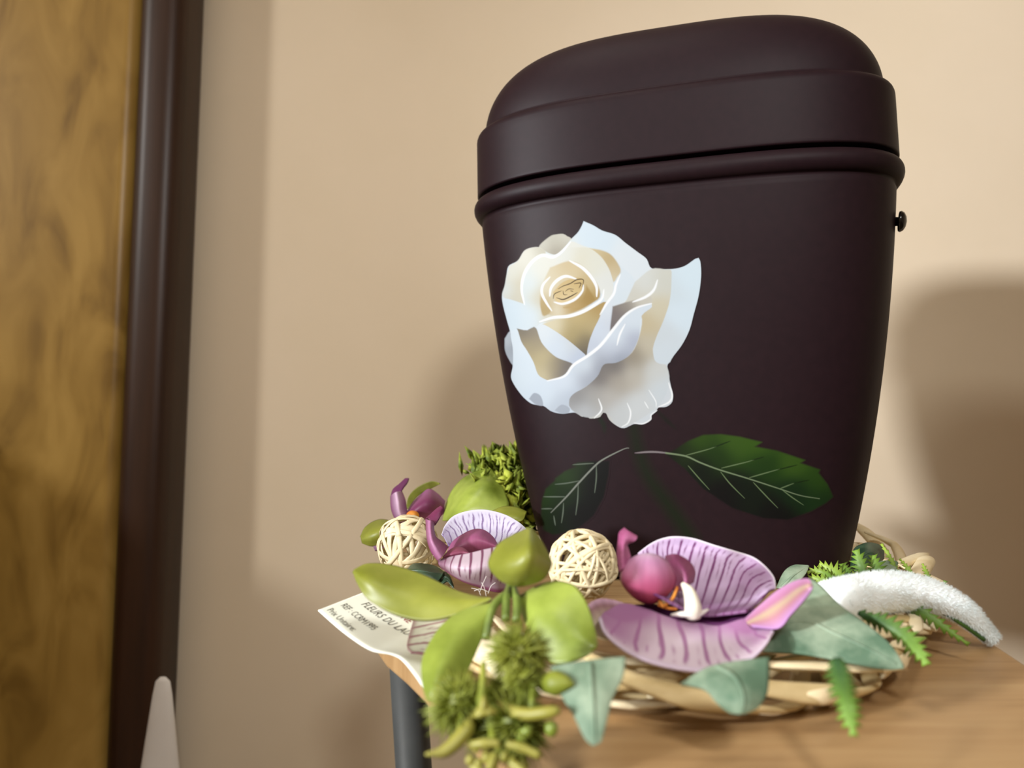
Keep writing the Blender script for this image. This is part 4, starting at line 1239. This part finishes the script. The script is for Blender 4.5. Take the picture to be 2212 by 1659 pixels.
ivy([[Z3(605, 1360, .256), Z3(680, 1300, .260), Z3(830, 1308, .260), Z3(930, 1340, .257), Z3(1000, 1395, .253)],
     [Z3(605, 1365, .253), Z3(700, 1370, .252), Z3(800, 1380, .251), Z3(900, 1400, .250), Z3(998, 1400, .250)],
     [Z3(605, 1370, .252), Z3(700, 1420, .249), Z3(800, 1460, .247), Z3(930, 1490, .246), Z3(990, 1410, .248)]],
    'dark green leaf between the left rattan ball and the long lime leaf', M_IVYDARK)
ivy([[Z3(940, 1490, .250), Z3(970, 1430, .252), Z3(1005, 1388, .253), Z3(1060, 1440, .250), Z3(1100, 1540, .246)],
     [Z3(960, 1540, .246), Z3(1010, 1500, .246), Z3(1040, 1490, .246), Z3(1070, 1520, .245), Z3(1102, 1560, .244)]],
    'very dark leaf curled under the half closed orchid', M_IVYDARK)

# leaves and moss behind, on the urn's left
DS = 1.0
G = loft([[Z3(990, 830, .350), Z3(1030, 640, .356), Z3(1100, 490, .360), Z3(1200, 380, .364), Z3(1340, 300, .366), Z3(1480, 270, .366), Z3(1560, 330, .364)],
          [Z3(1100, 830, .338), Z3(1200, 690, .340), Z3(1290, 580, .343), Z3(1380, 480, .346), Z3(1450, 400, .350), Z3(1510, 360, .355), Z3(1560, 340, .360)],
          [Z3(1300, 830, .340), Z3(1460, 780, .340), Z3(1620, 760, .341), Z3(1700, 680, .344), Z3(1680, 580, .348), Z3(1620, 440, .354), Z3(1564, 350, .360)]], 50, 26)
tag(surf('leaf', G, M_LEAF2, None, None, 0.0008), 'broad bright green leaf standing at left of the urn foot, out of focus', 'leaf')
G = loft([[Z3(1500, 740, .330), Z3(1640, 680, .332), Z3(1780, 685, .332), Z3(1900, 735, .330)],
          [Z3(1540, 790, .326), Z3(1660, 770, .325), Z3(1790, 770, .325), Z3(1895, 745, .328)],
          [Z3(1560, 830, .326), Z3(1680, 840, .324), Z3(1840, 835, .324), Z3(1890, 755, .327)]], 30, 16)
tag(surf('leaf', G, M_LEAF, None, None, 0.0007), 'short yellow green leaf tip between half closed orchid and urn', 'leaf')
bud = empty('bud', P(*Z3(300, 960, .345)), 'pale yellow green bud at the far left end of the wreath', 'bud')
G = loft([[Z3(100, 1010, .346), Z3(160, 900, .350), Z3(300, 825, .352), Z3(480, 850, .352)],
          [Z3(110, 1030, .342), Z3(220, 980, .338), Z3(340, 930, .338), Z3(480, 880, .344)],
          [Z3(120, 1070, .342), Z3(230, 1100, .340), Z3(370, 1060, .340), Z3(480, 950, .344)]], 30, 18)
surf('petal', G, M_LEAF, bud, None, 0.0012)
G = loft([[Z3(230, 1110, .340), Z3(300, 1080, .340), Z3(380, 1060, .342)], [Z3(250, 1150, .338), Z3(310, 1150, .338), Z3(390, 1120, .340)]], 16, 8)
o = surf('calyx', G, M_PETAL, bud, grad_colors(8, 16, [(0, (150, 110, 140)), (1, (120, 80, 110))]), 0.001)
o['label'] = 'mauve base of the bud'

V, fc, MC = [], [], []
r_ = np.random.default_rng(12)
for k in range(520):                                    # moss: small overlapping blades
    t_ = r_.uniform()
    x = np.interp(t_, [0, .35, .7, 1], [1760, 1600, 1700, 1900]) + r_.normal() * np.interp(t_, [0, .4, 1], [50, 230, 70])
    y = np.interp(t_, [0, .35, .7, 1], [90, 240, 520, 880]) + r_.normal() * 60
    if x < 1180 + max(0, (y - 300)) * 1.15 or x > 1800 + y * .2 + 60 or y < 20:
        continue
    d = r_.uniform(.366, .388) if y < 330 else r_.uniform(.352, .372)
    c = P(*Z3(x, y, d))
    u = r_.normal(size=3) + np.array([-0.2, -0.3, 0.9]); u /= np.linalg.norm(u)
    s_ = np.cross(u, r_.normal(size=3)); s_ /= np.linalg.norm(s_)
    L, wv = r_.uniform(.006, .013), r_.uniform(.0012, .0030)
    nrm_ = np.cross(u, s_) * 0.0006
    bi = len(V)
    V += [c - u * L * .4, c + s_ * wv + nrm_, c + u * L * .6, c - s_ * wv + nrm_, c - nrm_ * 1.5]
    fc += [(bi, bi + 1, bi + 2), (bi, bi + 2, bi + 3), (bi, bi + 4, bi + 1), (bi + 1, bi + 4, bi + 2), (bi + 2, bi + 4, bi + 3), (bi + 3, bi + 4, bi)]
ms = mesh_obj('moss', V, fc, M_MOSS)
tag(ms, 'tuft of yellow green moss and leaflets against the urn on its left', 'moss', kind='stuff')

# ------------------------------------------------------------------ ferns


def frond(q, zf, half, teeth, mat, parent, fold=0.25, lean_=0.5, seed=0, taper=(0.5, 1, 0.9, 0.15)):
    """toothed frond: spine through pixel points, half width in photo pixels"""
    r_ = np.random.default_rng(seed)
    pts_ = np.array([P(*zf(*k)) for k in q])
    n_ = teeth * 2 + 1
    sp_ = catmull(pts_, n_)
    tn = np.gradient(sp_, axis=0)
    tn /= np.linalg.norm(tn, axis=1, keepdims=True)
    vw = sp_ - np.array([0, 0, CAMZ])
    vw /= np.linalg.norm(vw, axis=1, keepdims=True)
    sdv = np.cross(tn, vw)
    sdv /= np.linalg.norm(sdv, axis=1, keepdims=True)
    d_ = sp_[:, 1].mean()
    wv = half / F * d_ * np.interp(np.linspace(0, 1, n_), np.linspace(0, 1, len(taper)), taper)
    V_, f_, C_ = [], [], []
    step = np.linalg.norm(np.diff(sp_, axis=0), axis=1).mean()
    c0, c1 = (lin((34, 70, 36)), lin((112, 146, 50))) if mat is M_FERN else (lin((80, 112, 40)), lin((140, 162, 60)))
    V_ += list(sp_)
    C_ += [c0 * (1 - (i / n_) ** 1.5) + c1 * (i / n_) ** 1.5 for i in range(n_)]
    for sgn in (1, -1):
        b0 = len(V_)
        for i in range(n_):
            odd = i % 2 == 1
            k = r_.uniform(0.75, 1.2) if odd else 0.30 * r_.uniform(0.7, 1.2)
            V_.append(sp_[i] + sgn * sdv[i] * wv[i] * k + tn[i] * step * (1.9 * lean_ * r_.uniform(0.8, 1.3) if odd else -0.15) + vw[i] * wv[i] * fold * k * r_.uniform(0.4, 1.6))
            t_ = min(1.0, (i / n_) ** 1.5 + (0.35 if odd else 0.05))
            C_.append(c0 * (1 - t_) + c1 * t_)
        for i in range(n_ - 1):
            f = (i, i + 1, b0 + i + 1, b0 + i)
            f_.append(f if sgn > 0 else f[::-1])
    o_ = mesh_obj('frond', V_, f_, M_FROND, parent, True, np.array(C_), None, 0.00035)
    return o_


fn = empty('fern_sprig', P(*ZR(700, 620, .205)), 'green fern sprig with drooping toothed fronds under the white velvet stem', 'fern', 'fern sprigs')
DS = 0.73
frond([(580, 930, .192), (610, 1080, .186), (650, 1240, .180), (690, 1445, .175)], ZR, 30, 11, M_FERN, fn, 0.3, 0.6, 1, (0.7, 1, 1, 0.9, 0.2))
DS = 0.86
frond([(720, 630, .212), (900, 700, .205), (1040, 790, .200), (1120, 880, .196), (1175, 975, .193)], ZR, 26, 12, M_FERN, fn, 0.3, 0.6, 2, (0.4, 0.9, 1, 1, 0.2))
DS = 0.96
frond([(760, 610, .224), (1000, 585, .223), (1150, 625, .220), (1300, 730, .216), (1455, 840, .212)], ZR, 17, 15, M_FERN, fn, 0.3, 0.5, 3, (0.4, 1, 1, 0.8, 0.2))
frond([(1130, 565, .228), (1260, 590, .227), (1380, 640, .226), (1500, 690, .225)], ZR, 9, 12, M_FERNLIGHT, fn, 0.2, 0.4, 4, (0.6, 1, 1, 0.3))
tube('stem', catmull([P(*ZR(560, 640, .212)), P(*ZR(700, 620, .216)), P(*ZR(800, 600, .222)), P(*ZR(1000, 578, .224))], 14), 0.0007, M_STEM, fn, 8)
DS = 1.0
fb_ = empty('fern_sprig', P(*Z5(1150, 720, .256)), 'upright fern sprig behind the white velvet stem, beside the urn foot', 'fern', 'fern sprigs')
frond([(1150, 760, .254), (1140, 640, .256), (1110, 500, .258), (1050, 340, .260)], Z5, 20, 8, M_FERN, fb_, 0.3, 0.6, 5, (0.6, 1, 1, 0.4))
frond([(1260, 740, .256), (1280, 620, .258), (1260, 500, .260), (1230, 400, .262)], Z5, 26, 8, M_FERN, fb_, 0.3, 0.6, 6, (0.8, 1, 0.8, 0.3))
frond([(960, 800, .252), (900, 680, .256), (820, 580, .260), (650, 490, .264)], Z5, 22, 10, M_FERNLIGHT, fb_, 0.3, 0.6, 7, (0.8, 1, 1, 0.3))
frond([(940, 760, .256), (960, 640, .258), (930, 560, .261), (905, 490, .264)], Z5, 24, 8, M_FERN, fb_, 0.3, 0.6, 8, (0.6, 1, 0.8, 0.3))
frond([(860, 760, .252), (740, 690, .256), (620, 650, .258), (530, 640, .260)], Z5, 13, 8, M_FERNLIGHT, fb_, 0.3, 0.6, 9, (0.8, 1, 1, 0.3))
frond([(800, 660, .256), (700, 590, .260), (600, 565, .262), (520, 590, .262)], Z5, 12, 8, M_FERNLIGHT, fb_, 0.3, 0.6, 10, (0.8, 1, 1, 0.3))
frond([(1010, 740, .250), (1020, 660, .252), (1040, 610, .254), (1075, 595, .255)], Z5, 14, 6, M_FERNLIGHT, fb_, 0.3, 0.6, 11, (0.8, 1, 0.8, 0.3))
frond([(1575, 720, .262), (1500, 580, .266), (1420, 420, .270), (1325, 275, .274)], Z5, 8, 11, M_FERNLIGHT, fb_, 0.3, 0.4, 12, (1, 1, 0.8, 0.4))
frond([(1720, 720, .262), (1660, 610, .265), (1590, 510, .268), (1525, 440, .271)], Z5, 8, 8, M_FERNLIGHT, fb_, 0.3, 0.4, 13, (1, 1, 0.8, 0.3))
frond([(1860, 740, .262), (1840, 650, .264), (1810, 570, .266), (1772, 490, .268)], Z5, 8, 8, M_FERNLIGHT, fb_, 0.3, 0.4, 14, (1, 1, 0.8, 0.3))
frond([(1970, 790, .256), (2000, 740, .257), (2020, 675, .258)], Z5, 8, 5, M_FERN, fb_, 0.3, 0.4, 15, (1, 1, 0.4))

# ------------------------------------------------------------------ white velvet stem
DS = 0.96
vs = empty('velvet_stem', P(*ZR(1000, 500, .226)), 'white fuzzy catkin like stem arching right over the wreath to the table edge', 'stem')
q = [(400, 640, .2145), (490, 592, .2125), (600, 548, .212), (720, 522, .217), (860, 494, .221), (1000, 486, .224), (1150, 503, .226), (1300, 552, .227), (1440, 634, .2275), (1545, 736, .2275), (1628, 812, .227)]
vp = catmull([P(*ZR(*k)) for k in q], 60)
tt = np.linspace(0, 1, 60)
vr = np.interp(tt, [0, .37, .55, .72, .86, 1], [.0073, .0073, .0066, .0054, .0042, .0022]) * 0.86
tube('stalk', vp, vr * 0.93, M_VELVET, vs, 20)
tf, nf, bf = frames(vp)
NH = 14000
kk = r_.uniform(0, 58.99, NH)
ii = kk.astype(int)
fr = (kk - ii)[:, None]
cpos = vp[ii] * (1 - fr) + vp[ii + 1] * fr
th = r_.uniform(0, 2 * np.pi, NH)
rad_ = vr[ii] * (1 - fr[:, 0]) + vr[ii + 1] * fr[:, 0]
out = np.cos(th)[:, None] * bf[ii] + np.sin(th)[:, None] * nf[ii]
dirh = out + 0.35 * tf[ii] + r_.normal(size=(NH, 3)) * 0.28
dirh /= np.linalg.norm(dirh, axis=1, keepdims=True)
b0 = cpos + out * rad_[:, None] * 0.86
tip = b0 + dirh * (r_.uniform(0.0006, 0.0013, NH))[:, None]
s1 = np.cross(dirh, tf[ii]); s1 /= np.linalg.norm(s1, axis=1, keepdims=True) + 1e-9
s2 = np.cross(dirh, s1)
hw = 0.00010
V = np.empty((NH * 4, 3))
V[0::4] = b0 + s1 * hw
V[1::4] = b0 - s1 * hw * .5 + s2 * hw * .87
V[2::4] = b0 - s1 * hw * .5 - s2 * hw * .87
V[3::4] = tip
kx = np.arange(NH) * 4
fc = np.concatenate([np.stack([kx, kx + 1, kx + 3], 1), np.stack([kx + 1, kx + 2, kx + 3], 1), np.stack([kx + 2, kx, kx + 3], 1)])
fz = mesh_obj('fuzz', V, fc, M_VELVET, vs, False)
fz['kind'] = 'stuff'
G = loft([[ZR(700, 625, .219), ZR(860, 590, .221), ZR(1000, 572, .223), ZR(1150, 588, .224), ZR(1300, 640, .2245), ZR(1420, 715, .2245), ZR(1560, 815, .2245)],
          [ZR(720, 612, .221), ZR(860, 575, .223), ZR(1000, 556, .225), ZR(1150, 570, .226), ZR(1300, 620, .2265), ZR(1430, 695, .2265), ZR(1565, 800, .226)]], 40, 6)
surf('leaf_sheath', G, M_FERN, vs, None, 0.0008)

# ------------------------------------------------------------------ price card with its printing
DS = 1.0
card_b = [(687, 1319, .2150), (734, 1360, .2045), (775, 1390, .1975), (802, 1405, .1945), (822, 1410, .1935), (845, 1414, .193), (867, 1425, .191), (892, 1454, .186), (915, 1487, .1805)]
card_t = [(862, 1250, .248), (900, 1276, .240), (935, 1298, .234), (960, 1316, .230), (980, 1328, .227), (1000, 1340, .225), (1020, 1352, .222), (1040, 1370, .218), (1060, 1392, .213)]
GC = loft([card_b, card_t], 60, 30)
card = surf('price_card', GC, M_CARD, None, None, 0.0003)
tag(card, 'cream paper price card with dark printing, sticking out past the table edge', 'card')
SL = np.linalg.norm(GC[0, -1] - GC[0, 0])
ext = GC.shape[1] - 1


def card_pt(s, t, lift):
    s = min(max(s, 0), 0.9999) * ext
    t = min(max(t, 0), 0.9999) * (GC.shape[0] - 1)
    i, j = int(t), int(s)
    a, b_ = t - i, s - j
    p = (GC[i, j] * (1 - a) * (1 - b_) + GC[i + 1, j] * a * (1 - b_) + GC[i, j + 1] * (1 - a) * b_ + GC[i + 1, j + 1] * a * b_)
    e1 = GC[i, j + 1] - GC[i, j]
    e2 = GC[i + 1, j] - GC[i, j]
    nn = np.cross(e1, e2)
    nn /= np.linalg.norm(nn)
    if nn[2] < 0:
        nn = -nn
    return p + nn * lift


def print_line(body, s0, t0, size_s, size_t, mat, shear=0.0, label=None, maxs=None, space=1.0):
    cu_ = bpy.data.curves.new('print_src', 'FONT')
    cu_.body = body
    cu_.size = 1.0
    cu_.shear = shear
    cu_.space_character = space
    cu_.resolution_u = 3
    ob = bpy.data.objects.new('print_src', cu_)
    COL.objects.link(ob)
    dg = bpy.context.evaluated_depsgraph_get()
    me = bpy.data.meshes.new_from_object(ob.evaluated_get(dg))
    bm = bmesh.new()
    bm.from_mesh(me)
    bmesh.ops.triangulate(bm, faces=bm.faces)
    co = np.array([v_.co[:] for v_ in bm.verts])
    fs = [[v_.index for v_ in f_.verts] for f_ in bm.faces]
    bm.free()
    bpy.data.objects.remove(ob)
    bpy.data.curves.remove(cu_)
    bpy.data.meshes.remove(me)
    V_ = [card_pt(s0 + x * size_s, t0 + y * size_t, 0.00022) for x, y, _ in co]
    o_ = mesh_obj('printed_line', V_, fs, mat, card, False)
    if label:
        o_['label'] = label
    return o_


print_line('Prix Unitaire:', 0.035, 0.060, 0.056, 0.095, M_INK, label='printed words Prix Unitaire:')
print_line('REF : CCRM1995', 0.045, 0.205, 0.051, 0.105, M_INK, label='printed words REF : CCRM1995')
print_line('FLEURS DU LAUR', 0.115, 0.375, 0.062, 0.125, M_INK, 0.25, 'printed words FLEURS DU LAUR', space=1.08)
print_line('IS NE', 0.35, 0.53, 0.062, 0.110, M_REDINK, 0.25, 'printed red letters IS NE')
